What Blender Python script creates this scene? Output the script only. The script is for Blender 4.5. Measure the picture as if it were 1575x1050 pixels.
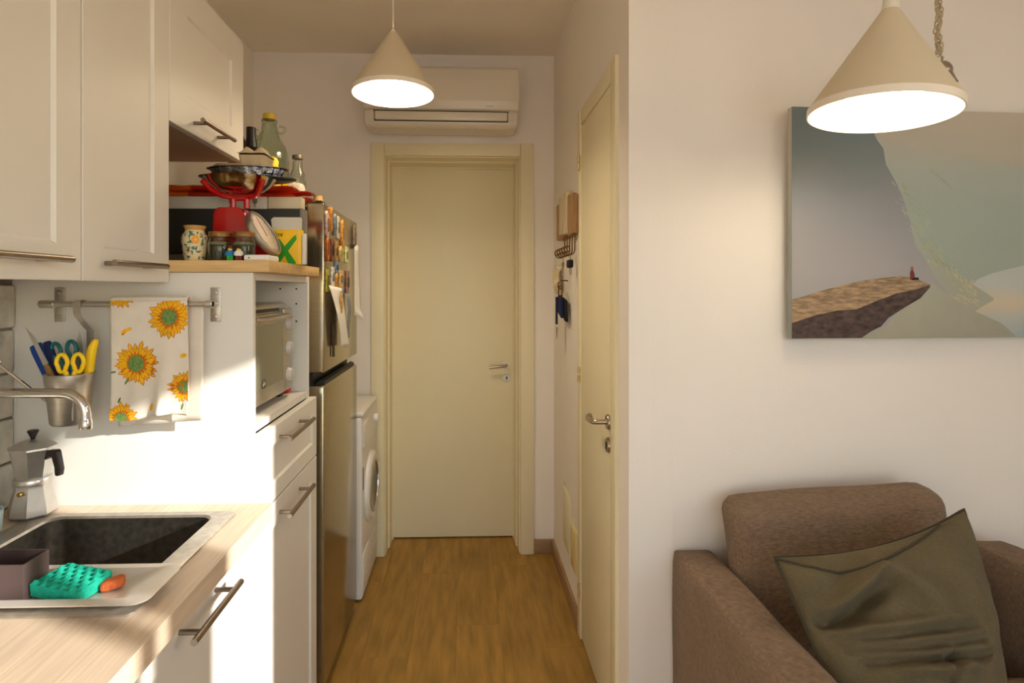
import bpy, bmesh, math, random
from mathutils import Vector, Matrix
random.seed(7)
PI = math.pi
for o in list(bpy.data.objects):
    bpy.data.objects.remove(o, do_unlink=True)
scene = bpy.context.scene
C = scene.collection

# ------------------------------------------------------------------ camera
FPX, CX, CY, CAM_H = 870.0, 746.0, 445.0, 1.41      # focal length and principal point for a 1575x1050 frame
cam_d = bpy.data.cameras.new('camera')
cam = bpy.data.objects.new('camera', cam_d); C.objects.link(cam)
cam_d.sensor_fit = 'HORIZONTAL'; cam_d.sensor_width = 36.0
cam_d.lens = FPX / 1575.0 * 36.0
cam_d.shift_x = (787.5 - CX) / 1575.0
cam_d.shift_y = -(525.0 - CY) / 1575.0
cam_d.clip_start = 0.02
cam.location = (0, 0, CAM_H)
cam.rotation_euler = (PI / 2, 0, -math.atan(29.0 / 870.0))
scene.camera = cam

# ------------------------------------------------------------------ world, sun, exposure
world = bpy.data.worlds.new('world'); scene.world = world; world.use_nodes = True
wn = world.node_tree.nodes; wl = world.node_tree.links
sky = wn.new('ShaderNodeTexSky'); sky.sky_type = 'NISHITA'; sky.sun_disc = False
sky.sun_elevation = math.radians(22); sky.sun_rotation = math.radians(114)
sky.air_density = 1.0; sky.dust_density = 0.6
haze = wn.new('ShaderNodeHueSaturation'); haze.inputs['Saturation'].default_value = 0.9       # thin high cloud
wl.new(sky.outputs[0], haze.inputs['Color']); wl.new(haze.outputs[0], wn['Background'].inputs[0])
wn['Background'].inputs[1].default_value = 0.56

SUN_DIR = Vector((-1.0, 0.45, -0.40)).normalized()
sun_d = bpy.data.lights.new('sun', 'SUN'); sun = bpy.data.objects.new('sun', sun_d); C.objects.link(sun)
sun_d.energy = 9.5; sun_d.angle = math.radians(0.7); sun_d.color = (1.0, 0.96, 0.89)
sun.rotation_euler = SUN_DIR.to_track_quat('-Z', 'Y').to_euler()
sun.location = (3.5, -1.5, 3.0)

def portal(name, loc, rot, sx, sy):
    d = bpy.data.lights.new(name, 'AREA'); o = bpy.data.objects.new(name, d); C.objects.link(o)
    d.shape = 'RECTANGLE'; d.size = sx; d.size_y = sy; d.cycles.is_portal = True
    o.location = loc; o.rotation_euler = rot
portal('window_portal', (2.26, -0.22, 1.906), (0, PI / 2, 0), 0.912, 0.86)
portal('window_portal', (0.75, -2.26, 1.22), (PI / 2, 0, 0), 2.6, 2.4)

LAMP_POWER = {'corridor': 66.0, 'near': 15.0}      # strength of the two lamp diffusers
scene.view_settings.view_transform = 'Standard'
scene.view_settings.look = 'None'
scene.view_settings.gamma = 1.0
scene.view_settings.use_curve_mapping = False
scene.view_settings.exposure = -0.08
scene.cycles.diffuse_bounces = 8
scene.cycles.max_bounces = 14

# ------------------------------------------------------------------ materials
def lin(c):
    return tuple((v / 255 / 12.92) if v / 255 <= 0.04045 else ((v / 255 + 0.055) / 1.055) ** 2.4 for v in c)

def M(name, rgb, rough=0.6, metal=0.0, var=0.06, scale=6.0, stretch=(1, 1, 1), bump=0.0, bscale=80.0, trans=0.0,
      rnd=0.0, spec=0.5, coat=0.0, emit=0.0, detail=4.0, ior=1.45, alpha=1.0):
    m = bpy.data.materials.new(name); m.use_nodes = True
    n = m.node_tree.nodes; l = m.node_tree.links; b = n['Principled BSDF']
    c = lin(rgb)
    b.inputs['Roughness'].default_value = rough; b.inputs['Metallic'].default_value = metal
    b.inputs['IOR'].default_value = ior
    b.inputs['Specular IOR Level'].default_value = spec
    b.inputs['Transmission Weight'].default_value = trans
    b.inputs['Coat Weight'].default_value = coat
    b.inputs['Alpha'].default_value = alpha
    tc = n.new('ShaderNodeTexCoord'); mp = n.new('ShaderNodeMapping'); l.new(tc.outputs['Object'], mp.inputs[0])
    mp.inputs['Scale'].default_value = stretch
    ns = n.new('ShaderNodeTexNoise'); ns.inputs['Scale'].default_value = scale; ns.inputs['Detail'].default_value = detail
    l.new(mp.outputs[0], ns.inputs['Vector'])
    rp = n.new('ShaderNodeValToRGB'); l.new(ns.outputs[0], rp.inputs[0])
    rp.color_ramp.elements[0].position = 0.3; rp.color_ramp.elements[1].position = 0.7
    rp.color_ramp.elements[0].color = (*[max(0, v * (1 - var)) for v in c], 1)
    rp.color_ramp.elements[1].color = (*[min(1, v * (1 + var)) for v in c], 1)
    col = rp.outputs[0]
    if rnd:
        oi = n.new('ShaderNodeObjectInfo'); mr = n.new('ShaderNodeMapRange'); l.new(oi.outputs['Random'], mr.inputs[0])
        mr.inputs[3].default_value = 1 - rnd; mr.inputs[4].default_value = 1 + rnd
        hs = n.new('ShaderNodeHueSaturation'); l.new(mr.outputs[0], hs.inputs['Value']); l.new(col, hs.inputs['Color'])
        col = hs.outputs[0]
        ad = n.new('ShaderNodeVectorMath'); ad.operation = 'ADD'; sc = n.new('ShaderNodeVectorMath'); sc.operation = 'SCALE'
        cb = n.new('ShaderNodeCombineXYZ'); l.new(oi.outputs['Random'], cb.inputs[0]); l.new(oi.outputs['Random'], cb.inputs[1])
        l.new(cb.outputs[0], sc.inputs[0]); sc.inputs[3].default_value = 40
        l.new(tc.outputs['Object'], ad.inputs[0]); l.new(sc.outputs[0], ad.inputs[1]); l.new(ad.outputs[0], mp.inputs[0])
    l.new(col, b.inputs['Base Color'])
    if emit:
        b.inputs['Emission Color'].default_value = (*c, 1); b.inputs['Emission Strength'].default_value = emit
    if bump:
        n2 = n.new('ShaderNodeTexNoise'); n2.inputs['Scale'].default_value = bscale; n2.inputs['Detail'].default_value = 3
        l.new(mp.outputs[0], n2.inputs['Vector'])
        bp = n.new('ShaderNodeBump'); bp.inputs['Strength'].default_value = bump; bp.inputs['Distance'].default_value = 0.004
        l.new(n2.outputs[0], bp.inputs['Height']); l.new(bp.outputs[0], b.inputs['Normal'])
    return m

def fabric(name, rgb, var, weave=900.0, contrast=0.38):
    m = M(name, rgb, 0.95, var=var, scale=14, detail=8, spec=0.15)
    n = m.node_tree.nodes; l = m.node_tree.links; b = n['Principled BSDF']
    tc = n.new('ShaderNodeTexCoord'); fs = []
    for st in ((weave, weave, weave * 0.12), (weave * 0.12, weave * 0.12, weave), (weave * 0.12, weave, weave * 0.2)):
        mp = n.new('ShaderNodeMapping'); mp.inputs['Scale'].default_value = st; l.new(tc.outputs['Object'], mp.inputs[0])
        ns = n.new('ShaderNodeTexNoise'); ns.inputs['Scale'].default_value = 0.35; ns.inputs['Detail'].default_value = 2
        l.new(mp.outputs[0], ns.inputs['Vector']); fs.append(ns)
    a1 = n.new('ShaderNodeMath'); l.new(fs[0].outputs[0], a1.inputs[0]); l.new(fs[1].outputs[0], a1.inputs[1])
    a2 = n.new('ShaderNodeMath'); l.new(a1.outputs[0], a2.inputs[0]); l.new(fs[2].outputs[0], a2.inputs[1])
    mr = n.new('ShaderNodeMapRange'); l.new(a2.outputs[0], mr.inputs[0])
    mr.inputs[1].default_value = 1.1; mr.inputs[2].default_value = 1.9; mr.inputs[3].default_value = 1 - contrast; mr.inputs[4].default_value = 1 + contrast
    hs = n.new('ShaderNodeHueSaturation'); l.new(mr.outputs[0], hs.inputs['Value'])
    src = b.inputs['Base Color'].links[0].from_socket; l.new(src, hs.inputs['Color']); l.new(hs.outputs[0], b.inputs['Base Color'])
    bp = n.new('ShaderNodeBump'); bp.inputs['Strength'].default_value = 0.25; bp.inputs['Distance'].default_value = 0.002
    l.new(a2.outputs[0], bp.inputs['Height']); l.new(bp.outputs[0], b.inputs['Normal'])
    b.inputs['Sheen Weight'].default_value = 0.05
    return m

WALL = M('wall_paint', (240, 234, 227), 0.9, var=0.02, scale=2, bump=0.08, bscale=140)
CEIL = M('ceiling_paint', (240, 232, 218), 0.95, var=0.03, scale=3, bump=0.05)
CREAM = M('cream_lacquer', (234, 224, 190), 0.45, var=0.02, scale=3, bump=0.02, bscale=120)
PLANK = M('oak_floor', (160, 124, 60), 0.5, var=0.26, scale=5, stretch=(6, 0.9, 1), rnd=0.045, bump=0.05, bscale=40, detail=8)
SKIRT = M('skirting_oak', (158, 126, 92), 0.55, var=0.15, scale=10, stretch=(1, 1, 12))
CAB = M('cabinet_white', (222, 218, 210), 0.42, var=0.015, scale=3)
CABI = M('cabinet_inside', (215, 211, 204), 0.55, var=0.02)
CABU = M('cabinet_underside', (176, 158, 132), 0.5, var=0.05)  # brownish tint puts the warm reflection into the underside colour
OAK = M('oak_worktop', (208, 188, 164), 0.45, var=0.11, scale=9, stretch=(14, 0.6, 14), rnd=0.085, detail=8)
OAKY = M('oak_shelf_board', (205, 170, 115), 0.5, var=0.14, scale=10, stretch=(1, 8, 8), detail=8)
STONE = M('grey_stone', (188, 182, 168), 0.85, var=0.35, scale=16, bump=0.7, bscale=40, rnd=0.06, detail=8)
GROUT = M('grout', (140, 132, 120), 0.9)
SINKB = M('basin_steel', (136, 131, 122), 0.3, 0.95, var=0.25, scale=70, bump=0.05, bscale=220)
TRAYM = M('tray_steel', (222, 217, 209), 0.36, 0.45, var=0.03)
STEEL = M('brushed_steel', (204, 198, 188), 0.32, 0.92, var=0.06, scale=30, stretch=(1, 1, 8))
SINKM = M('sink_steel', (182, 176, 166), 0.38, 0.8, var=0.16, scale=60, bump=0.05, bscale=200)
KNOBM = M('knob_grey', (196, 190, 182), 0.35, var=0.02)
CHROME = M('chrome', (215, 212, 208), 0.08, 1.0, var=0.01)
HANDLE = M('handle_steel', (150, 138, 126), 0.36, 1.0, var=0.05, scale=20)
NICKEL = M('satin_nickel', (176, 164, 146), 0.3, 1.0, var=0.03)
PALEB = M('pale_brass', (206, 188, 136), 0.4, 0.5, var=0.03)
BRASS = M('brass', (190, 150, 80), 0.35, 1.0, var=0.04)
FRIDGE = M('fridge_steel', (180, 168, 144), 0.17, 0.92, var=0.05, scale=12, stretch=(1, 1, 14))
FRDARK = M('fridge_recess', (34, 32, 30), 0.5)
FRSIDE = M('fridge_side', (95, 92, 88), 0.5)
WHITE = M('white_plastic', (232, 229, 224), 0.35, var=0.015)
ACW = M('aircon_plastic', (226, 217, 203), 0.25, var=0.01, coat=0.3)
BLACK = M('black_plastic', (22, 20, 20), 0.4, var=0.1)
GLASSD = M('dark_glass', (40, 42, 42), 0.08, var=0.05, coat=1.0)
OVENGL = M('oven_glass', (92, 92, 76), 0.06, var=0.08, coat=1.0)
LAMPOUT = M('lamp_paint', (214, 200, 172), 0.6, var=0.02)
LAMPIN = M('lamp_inside', (250, 246, 236), 0.6, var=0.0)
LAMPRING = M('lamp_rim', (236, 226, 210), 0.5, var=0.01)
BULB = {k: M('lamp_diffuser', (255, 234, 200), 0.6, var=0.0, emit=v) for k, v in LAMP_POWER.items()}
CORD = M('white_cord', (232, 224, 208), 0.6)
RED = M('red_enamel', (176, 8, 12), 0.25, var=0.05, coat=0.5)
GLASS = M('clear_glass', (240, 244, 238), 0.03, var=0.0, trans=1.0)
GLASSG = M('green_glass', (226, 236, 222), 0.04, var=0.0, trans=1.0)
GLASSB = M('brown_glass', (98, 52, 26), 0.08, var=0.0, trans=0.6)
GLASSK = M('black_glass', (20, 14, 14), 0.15, var=0.0)
FOILB = M('wine_capsule', (26, 16, 20), 0.45)
YELLOW = M('yellow_plastic', (250, 208, 24), 0.4, var=0.05)
YELLOWP = M('yellow_print', (246, 196, 24), 0.5, var=0.03)
TEAL = M('teal_plastic', (4, 92, 98), 0.4)
BLUE = M('blue_plastic', (18, 62, 142), 0.45)
TURQ = M('turquoise_foam', (20, 176, 148), 0.9, var=0.15, scale=90, bump=0.5, bscale=300)
ORANGEF = M('terracotta_scourer', (192, 96, 48), 0.95, var=0.2, scale=120, bump=0.6, bscale=300)
BROWNP = M('brown_plastic', (84, 68, 66), 0.45, var=0.1)
WOODK = M('knife_wood', (150, 112, 56), 0.5, var=0.2, stretch=(8, 8, 1))
BLADE = M('blade_steel', (206, 204, 198), 0.3, 0.9, var=0.03)
ALU = M('moka_aluminium', (214, 210, 204), 0.33, 0.85, var=0.08, scale=25)
BAKE = M('bakelite', (40, 30, 26), 0.4)
CLOTH = M('towel_linen', (228, 218, 202), 0.95, var=0.04, scale=30, bump=0.15, bscale=400)
PETAL = M('sunflower_petal', (240, 182, 20), 0.9, var=0.12, scale=60)
PETALO = M('sunflower_orange', (206, 110, 16), 0.9, var=0.2, scale=60)
FGREEN = M('sunflower_heart', (112, 142, 74), 0.9, var=0.35, scale=220)
LEAFG = M('print_green', (86, 122, 66), 0.9, var=0.2, scale=90)
SOFA = fabric('sofa_fabric', (128, 108, 90), 0.04, 1500, 0.30)
PILLOW = fabric('cushion_fabric', (98, 88, 66), 0.10, 2600, 0.16)
PIPING = M('cushion_seam', (66, 60, 46), 0.95)
CARD = M('egg_carton_pulp', (190, 168, 132), 0.95, var=0.12, scale=40, bump=0.3, bscale=200)
KRAFT = M('kraft_paper', (170, 146, 112), 0.9, var=0.1)
PAPER = M('white_paper', (222, 218, 212), 0.85, var=0.03)
GREYBOX = M('grey_white_card', (206, 200, 186), 0.8, var=0.03)
PRINTG = M('grey_print', (120, 118, 108), 0.8)
INK = M('black_ink', (24, 20, 16), 0.7)
GREENP = M('green_print', (52, 158, 34), 0.6, var=0.04)
PASTA = M('red_orange_wrapper', (186, 44, 14), 0.3, var=0.35, scale=14, stretch=(0.4, 4, 10))
PASTAO = M('orange_wrapper', (226, 104, 20), 0.3, var=0.2, scale=14)
FOIL = M('dark_foil_tray', (120, 118, 120), 0.2, 0.95, var=0.6, scale=45, bump=1.0, bscale=70)
PANB = M('black_enamel', (26, 24, 26), 0.3, var=0.1)
BOWLS = M('bowl_steel', (196, 186, 160), 0.12, 1.0, var=0.05)
DIAL = M('dial_face', (226, 208, 190), 0.3, var=0.08, scale=30)
CERAM = M('vase_glaze', (226, 206, 160), 0.3, var=0.1, scale=40, coat=0.4)
VGREEN = M('vase_green_paint', (70, 118, 92), 0.35, var=0.3, scale=120)
VBLUE = M('vase_blue_paint', (66, 96, 118), 0.35, var=0.3, scale=120)
VORANGE = M('vase_orange_paint', (236, 160, 32), 0.35, var=0.15)
VRIM = M('vase_ochre', (196, 150, 84), 0.4, var=0.1)
LIDB = M('jar_lid_gold', (150, 110, 60), 0.4, 0.6, var=0.1)
HERB = M('jar_herbs', (52, 50, 28), 0.9, var=0.5, scale=60, bump=0.6)
HERBG = M('jar_pale_leaves', (150, 150, 84), 0.9, var=0.3, scale=40)
TOYY = M('toy_yellow', (248, 204, 40), 0.3)
TOYG = M('toy_green', (24, 160, 60), 0.3)
TOYB = M('toy_blue', (24, 120, 176), 0.3)
TOYW = M('toy_white', (232, 228, 222), 0.3)
TOYR = M('toy_dark_red', (110, 30, 26), 0.3)
CORK = M('yellow_cap', (206, 176, 60), 0.5, var=0.1)
PBAG = M('thin_plastic_bag', (232, 226, 216), 0.25, var=0.05, trans=0.45, bump=0.5, bscale=30)
KWOOD = M('driftwood', (158, 124, 84), 0.8, var=0.3, scale=12, stretch=(6, 6, 0.8), rnd=0.2)
KWOODW = M('whitewashed_wood', (206, 190, 160), 0.8, var=0.15, scale=12, stretch=(6, 6, 0.8))
WIRE = M('antique_wire', (112, 78, 40), 0.4, 0.8, var=0.1)
KEYM = M('key_metal', (170, 160, 150), 0.3, 1.0)
NAVY = M('navy_fabric', (20, 30, 72), 0.85, var=0.1)
DARKF = M('dark_felt', (28, 24, 28), 0.9)
HATM = M('pale_knit', (222, 206, 170), 0.95, var=0.06, bump=0.3)
CUPB = M('pale_blue_ceramic', (176, 200, 206), 0.3)
GREENPK = M('green_packet', (30, 132, 52), 0.35, var=0.1)
REDPK = M('red_packet', (200, 40, 30), 0.35)

# ------------------------------------------------------------------ mesh helpers
ORG = {}
def box(bm, x0, x1, y0, y1, z0, z1, mi=0):
    v = [bm.verts.new(p) for p in ((x0, y0, z0), (x1, y0, z0), (x1, y1, z0), (x0, y1, z0), (x0, y0, z1), (x1, y0, z1), (x1, y1, z1), (x0, y1, z1))]
    fs = []
    for q in ((0, 3, 2, 1), (4, 5, 6, 7), (0, 1, 5, 4), (1, 2, 6, 5), (2, 3, 7, 6), (3, 0, 4, 7)):
        f = bm.faces.new([v[i] for i in q]); f.material_index = mi; fs.append(f)
    return v, fs
def bevel(bm, off, seg=2, verts=None):
    es = bm.edges[:] if verts is None else list({e for v in verts for e in v.link_edges})
    bmesh.ops.bevel(bm, geom=es, offset=off, segments=seg, affect='EDGES', profile=0.5, clamp_overlap=True)
def bbox(x0, x1, y0, y1, z0, z1, bev=0.002, seg=2):
    bm = bmesh.new(); box(bm, x0, x1, y0, y1, z0, z1)
    if bev: bevel(bm, bev, seg)
    return bm
def boxes(lst, bev=0.0):
    bm = bmesh.new()
    for b in lst: box(bm, *b)
    if bev: bevel(bm, bev)
    return bm
def tube(bm, pts, r, seg=10, mi=0, closed=False, caps=True):
    pts = [Vector(p) for p in pts]; n = len(pts)
    rs = r if isinstance(r, (list, tuple)) else [r] * n
    rings = []; up = None
    for i, p in enumerate(pts):
        a = pts[i - 1] if (i > 0 or closed) else p
        b = pts[(i + 1) % n] if (i < n - 1 or closed) else p
        t = (b - a).normalized()
        if up is None:
            up = t.orthogonal().normalized()
        else:
            up = (up - t * up.dot(t))
            up = up.normalized() if up.length > 1e-6 else t.orthogonal().normalized()
        s = t.cross(up)
        rings.append([bm.verts.new(p + (up * math.cos(2 * PI * k / seg) + s * math.sin(2 * PI * k / seg)) * rs[i]) for k in range(seg)])
    for i in range(n if closed else n - 1):
        A, B = rings[i], rings[(i + 1) % n]
        for k in range(seg):
            f = bm.faces.new((A[k], A[(k + 1) % seg], B[(k + 1) % seg], B[k])); f.material_index = mi
    if caps and not closed:
        f = bm.faces.new(rings[0][::-1]); f.material_index = mi
        f = bm.faces.new(rings[-1]); f.material_index = mi
def tubes(*lst, seg=10):
    bm = bmesh.new()
    for pts, r in lst: tube(bm, pts, r, seg)
    return bm
def lathe(bm, prof, c, seg=28, axis='Z', mi=0, a0=0.0):
    c = Vector(c); rings = []
    for r, h in prof:
        if r < 1e-6:
            p = {'Z': (0, 0, h), 'X': (h, 0, 0), 'Y': (0, h, 0)}[axis]; rings.append([bm.verts.new(c + Vector(p))])
        else:
            ring = []
            for k in range(seg):
                a = 2 * PI * k / seg + a0; x, y = r * math.cos(a), r * math.sin(a)
                p = {'Z': (x, y, h), 'X': (h, x, y), 'Y': (y, h, x)}[axis]; ring.append(bm.verts.new(c + Vector(p)))
            rings.append(ring)
    for A, B in zip(rings, rings[1:]):
        if len(A) == 1 and len(B) == 1: continue
        for k in range(seg):
            k2 = (k + 1) % seg
            if len(A) == 1: f = bm.faces.new((A[0], B[k2], B[k]))
            elif len(B) == 1: f = bm.faces.new((A[k], A[k2], B[0]))
            else: f = bm.faces.new((A[k], A[k2], B[k2], B[k]))
            f.material_index = mi
    return bm
def lathed(prof, c, seg=28, axis='Z', a0=0.0):
    return lathe(bmesh.new(), prof, c, seg, axis, 0, a0)
def prism(bm, poly, axis, a, b, mi=0):
    def P(u, v, w): return {'X': (w, u, v), 'Y': (u, w, v), 'Z': (u, v, w)}[axis]
    A = [bm.verts.new(P(u, v, a)) for u, v in poly]; B = [bm.verts.new(P(u, v, b)) for u, v in poly]; n = len(poly)
    fs = [bm.faces.new(A[::-1]), bm.faces.new(B)]
    for i in range(n): fs.append(bm.faces.new((A[i], A[(i + 1) % n], B[(i + 1) % n], B[i])))
    for f in fs: f.material_index = mi
    return A + B
def prismed(poly, axis, a, b, bev=0.0):
    bm = bmesh.new(); prism(bm, poly, axis, a, b)
    if bev: bevel(bm, bev)
    return bm
def surf(bm, fn, nu, nv, mi=0, cu=False):
    g = [[bm.verts.new(fn(i / nu, j / nv)) for j in range(nv + 1)] for i in range(nu if cu else nu + 1)]
    for i in range(nu):
        for j in range(nv):
            f = bm.faces.new((g[i][j], g[(i + 1) % len(g)][j], g[(i + 1) % len(g)][j + 1], g[i][j + 1])); f.material_index = mi
    return g
def softbox(x0, x1, y0, y1, z0, z1, rad, seg=5, bulge=0.0, n=10, wob=0.0):
    bm = bmesh.new()
    vs, _ = box(bm, x0, x1, y0, y1, z0, z1)
    bmesh.ops.subdivide_edges(bm, edges=bm.edges[:], cuts=n, use_grid_fill=True)
    cx, cy, cz = (x0 + x1) / 2, (y0 + y1) / 2, (z0 + z1) / 2; hx, hy, hz = (x1 - x0) / 2, (y1 - y0) / 2, (z1 - z0) / 2
    for v in bm.verts:
        d = [(v.co.x - cx), (v.co.y - cy), (v.co.z - cz)]; h = [hx, hy, hz]; q = [0, 0, 0]
        for i in range(3):
            inner = h[i] - rad; q[i] = max(-inner, min(inner, d[i]))
        e = Vector([d[i] - q[i] for i in range(3)])
        if e.length > 1e-9: e = e.normalized() * rad
        s = [d[i] / h[i] for i in range(3)]
        bl = Vector((0, 0, 0))
        for i in range(3):
            j, k = (i + 1) % 3, (i + 2) % 3
            if abs(s[i]) > 0.98: bl[i] += math.copysign(bulge * (1 - s[j] ** 2) * (1 - s[k] ** 2), s[i])
        p = Vector(q) + e + bl
        if wob:
            p += Vector((math.sin(p.y * 21 + p.z * 13), math.sin(p.x * 17 + p.z * 11 + 1), math.sin(p.x * 15 + p.y * 19 + 2))) * wob
        v.co = p + Vector((cx, cy, cz))
    return bm

def obj(name, bm, mats, parent=None, smooth=True, angle=38, base=True, local=False, label=None):
    if not isinstance(mats, (list, tuple)): mats = [mats]
    bmesh.ops.recalc_face_normals(bm, faces=bm.faces[:])
    if parent is not None:
        off = Vector((0, 0, 0)) if local else ORG.get(parent.name, Vector((0, 0, 0)))
    elif base and len(bm.verts):
        xs = [v.co for v in bm.verts]
        off = Vector(((min(p.x for p in xs) + max(p.x for p in xs)) / 2, (min(p.y for p in xs) + max(p.y for p in xs)) / 2, min(p.z for p in xs)))
    else: off = Vector((0, 0, 0))
    bmesh.ops.translate(bm, verts=bm.verts[:], vec=-off)
    me = bpy.data.meshes.new(name); bm.to_mesh(me); bm.free()
    for m in mats: me.materials.append(m)
    if smooth:
        me.polygons.foreach_set('use_smooth', [True] * len(me.polygons)); me.set_sharp_from_angle(angle=math.radians(angle))
    o = bpy.data.objects.new(name, me); C.objects.link(o)
    if parent is not None:
        o.parent = parent; ORG[o.name] = off
    else:
        o.location = off; ORG[o.name] = off.copy()
    if label: o['label'] = label
    return o
def thing(name, label, cat, loc, group=None, kind=None):
    o = bpy.data.objects.new(name, None); C.objects.link(o); o.location = loc; o.empty_display_size = 0.05
    ORG[o.name] = Vector(loc); return tag(o, label, cat, group, kind)
def tag(o, label=None, cat=None, group=None, kind=None):
    if label: o['label'] = label
    if cat: o['category'] = cat
    if group: o['group'] = group
    if kind: o['kind'] = kind
    return o
def struct(name, bm, mats, label=None, **kw):
    return tag(obj(name, bm, mats, base=False, **kw), label, None, None, 'structure')
def sroot(name, loc, label=None):
    o = bpy.data.objects.new(name, None); C.objects.link(o); o.location = loc; ORG[o.name] = Vector(loc)
    return tag(o, label, None, None, 'structure')
def text(name, body, size, loc, rot, mat, parent, shear=0.0, extrude=0.0003):
    cu = bpy.data.curves.new(name, 'FONT'); cu.body = body; cu.size = size; cu.extrude = extrude; cu.shear = shear
    tmp = bpy.data.objects.new(name, cu); C.objects.link(tmp); bpy.context.view_layer.update()
    me = bpy.data.meshes.new_from_object(tmp.evaluated_get(bpy.context.evaluated_depsgraph_get())); bpy.data.objects.remove(tmp, do_unlink=True)
    me.materials.clear(); me.materials.append(mat); o = bpy.data.objects.new(name, me); C.objects.link(o); o.parent = parent
    o.location = Vector(loc) - ORG[parent.name]; o.rotation_euler = rot
    return o

# ================================================================== THE ROOM
XL, XR, XC = -1.12, 2.2, 0.47          # left wall, window wall, corridor wall
YB, YF, YP = 3.02, -2.2, 1.62          # back wall, wall behind the camera, end of the corridor wall
ZC = 2.66
floor = struct('floor', boxes([(XL - 0.1, XR + 0.1, YF - 0.1, 3.4, -0.08, -0.012)]), GROUT, 'brown oak plank floor running down the corridor')
PW = 0.18; x = -0.04 - 7 * PW; ci = 0
plank_mesh = {}
while x < XR:
    y = YF - ((ci * 0.47) % 1.0) * 1.2
    if abs(x + 0.04) < 0.01: y = 2.38 - 1.2 * 4
    if abs(x - 0.32) < 0.01: y = 2.22 - 1.2 * 4
    while y < 3.4:
        y1 = min(y + 1.2, 3.4); y0 = max(y, YF); xa = max(x, XL); xb = min(x + PW, XR)
        if y1 - y0 > 0.03 and xb - xa > 0.02:
            p = obj('plank', bbox(xa + 0.0002, xb - 0.0002, y0 + 0.0002, y1 - 0.0002, -0.012, 0.0, 0.0004, 1), PLANK, floor)
        y += 1.2
    x += PW; ci += 1

struct('ceiling', boxes([(XL - 0.1, XR + 0.1, YF - 0.1, 3.4, ZC, ZC + 0.1)]), CEIL, 'pale plaster ceiling above kitchen and corridor')
struct('wall_left', boxes([(XL - 0.1, XL, YF - 0.1, 3.4, 0, ZC)]), WALL, 'cream white kitchen wall behind the cabinets')
# back wall with the opening of the end door
struct('wall_back', boxes([(XL, -0.44, YB, 3.4, 0, ZC), (0.295, XC + 0.3, YB, 3.4, 0, ZC), (-0.44, 0.295, YB, 3.4, 2.125, ZC), (-0.44, 0.295, 3.28, 3.4, 0, 2.125)]),
       WALL, 'cream white wall at the end of the corridor')
D2A, D2B, D2H = 1.765, 2.275, 2.095
struct('wall_corridor', boxes([(XC, XC + 0.13, YP + 0.003, D2A, 0, ZC), (XC, XC + 0.13, D2B, YB, 0, ZC), (XC, XC + 0.13, D2A, D2B, D2H, ZC), (XC + 0.1, XC + 0.13, D2A, D2B, 0, D2H)]),
       WALL, 'cream white corridor wall holding the narrow door')
wl_ = lambda xx: YP + 0.045 * (xx - XC)
struct('wall_living', prismed([(XC, YP), (XR + 0.1, wl_(XR + 0.1)), (XR + 0.1, wl_(XR + 0.1) + 0.1), (XC + 0.1, YP + 0.1), (XC, YP + 0.003)], 'Z', 0, ZC), WALL,
       'white wall behind the armchair and the canvas picture')
WY0, WY1, WZ0, WZ1 = -0.65, 0.232, 1.45, 2.362
struct('wall_right', boxes([(XR, XR + 0.12, YF - 0.1, WY0, 0, ZC), (XR, XR + 0.12, WY1, 1.8, 0, ZC), (XR, XR + 0.12, WY0, WY1, WZ1, ZC), (XR, XR + 0.12, WY0, WY1, 0, WZ0)]), WALL, 'white wall with the side window')
struct('wall_front', boxes([(XL, -0.55, YF - 0.12, YF, 0, ZC), (2.05, XR, YF - 0.12, YF, 0, ZC), (-0.55, 2.05, YF - 0.12, YF, 2.42, ZC)]), WALL, 'white wall with a wide window')
w1 = sroot('window_1', (XR, WY0, WZ0), 'white window frame')
obj('post', bbox(XR + 0.03, XR + 0.07, -0.335, -0.125, WZ0, WZ1, 0.003), WHITE, w1)
obj('post', bbox(XR + 0.03, XR + 0.07, -0.41, -0.372, WZ0, WZ1, 0.003), WHITE, w1)
obj('window_sill', bbox(XR - 0.03, XR + 0.12, WY0, WY1, WZ0, WZ0 + 0.02, 0.003), WHITE, w1)
w2 = sroot('window_2', (-0.55, YF, 0.0), 'white window frame')
obj('post', bbox(0.72, 0.78, YF - 0.08, YF - 0.04, 0.0, 2.42, 0.003), WHITE, w2)
obj('threshold', bbox(-0.55, 2.05, YF - 0.12, YF, 0.0, 0.02, 0.003), WHITE, w2)

struct('ground', boxes([(-6, 9, -12, YF - 0.12, -0.1, -0.02)]), M('terrace_paving', (200, 198, 194), 0.8, var=0.08, scale=3), 'pale paved terrace outside the window')  # unseen paving, added to reflect sunlight up onto the ceiling

# skirting boards
struct('baseboard_back', bbox(0.36, XC, YB - 0.014, YB, 0, 0.075, 0.003), SKIRT, 'brown wooden skirting board beside the end door')
struct('baseboard_corridor', bbox(XC - 0.014, XC, 2.32, YB - 0.014, 0, 0.075, 0.003), SKIRT, 'brown wooden skirting board along the corridor wall')
struct('baseboard_living', prismed([(XC + 0.0, YP - 0.012), (XR, wl_(XR) - 0.012), (XR, wl_(XR)), (XC, YP)], 'Z', 0, 0.075), SKIRT, 'wooden skirting board behind the armchair')

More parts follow.
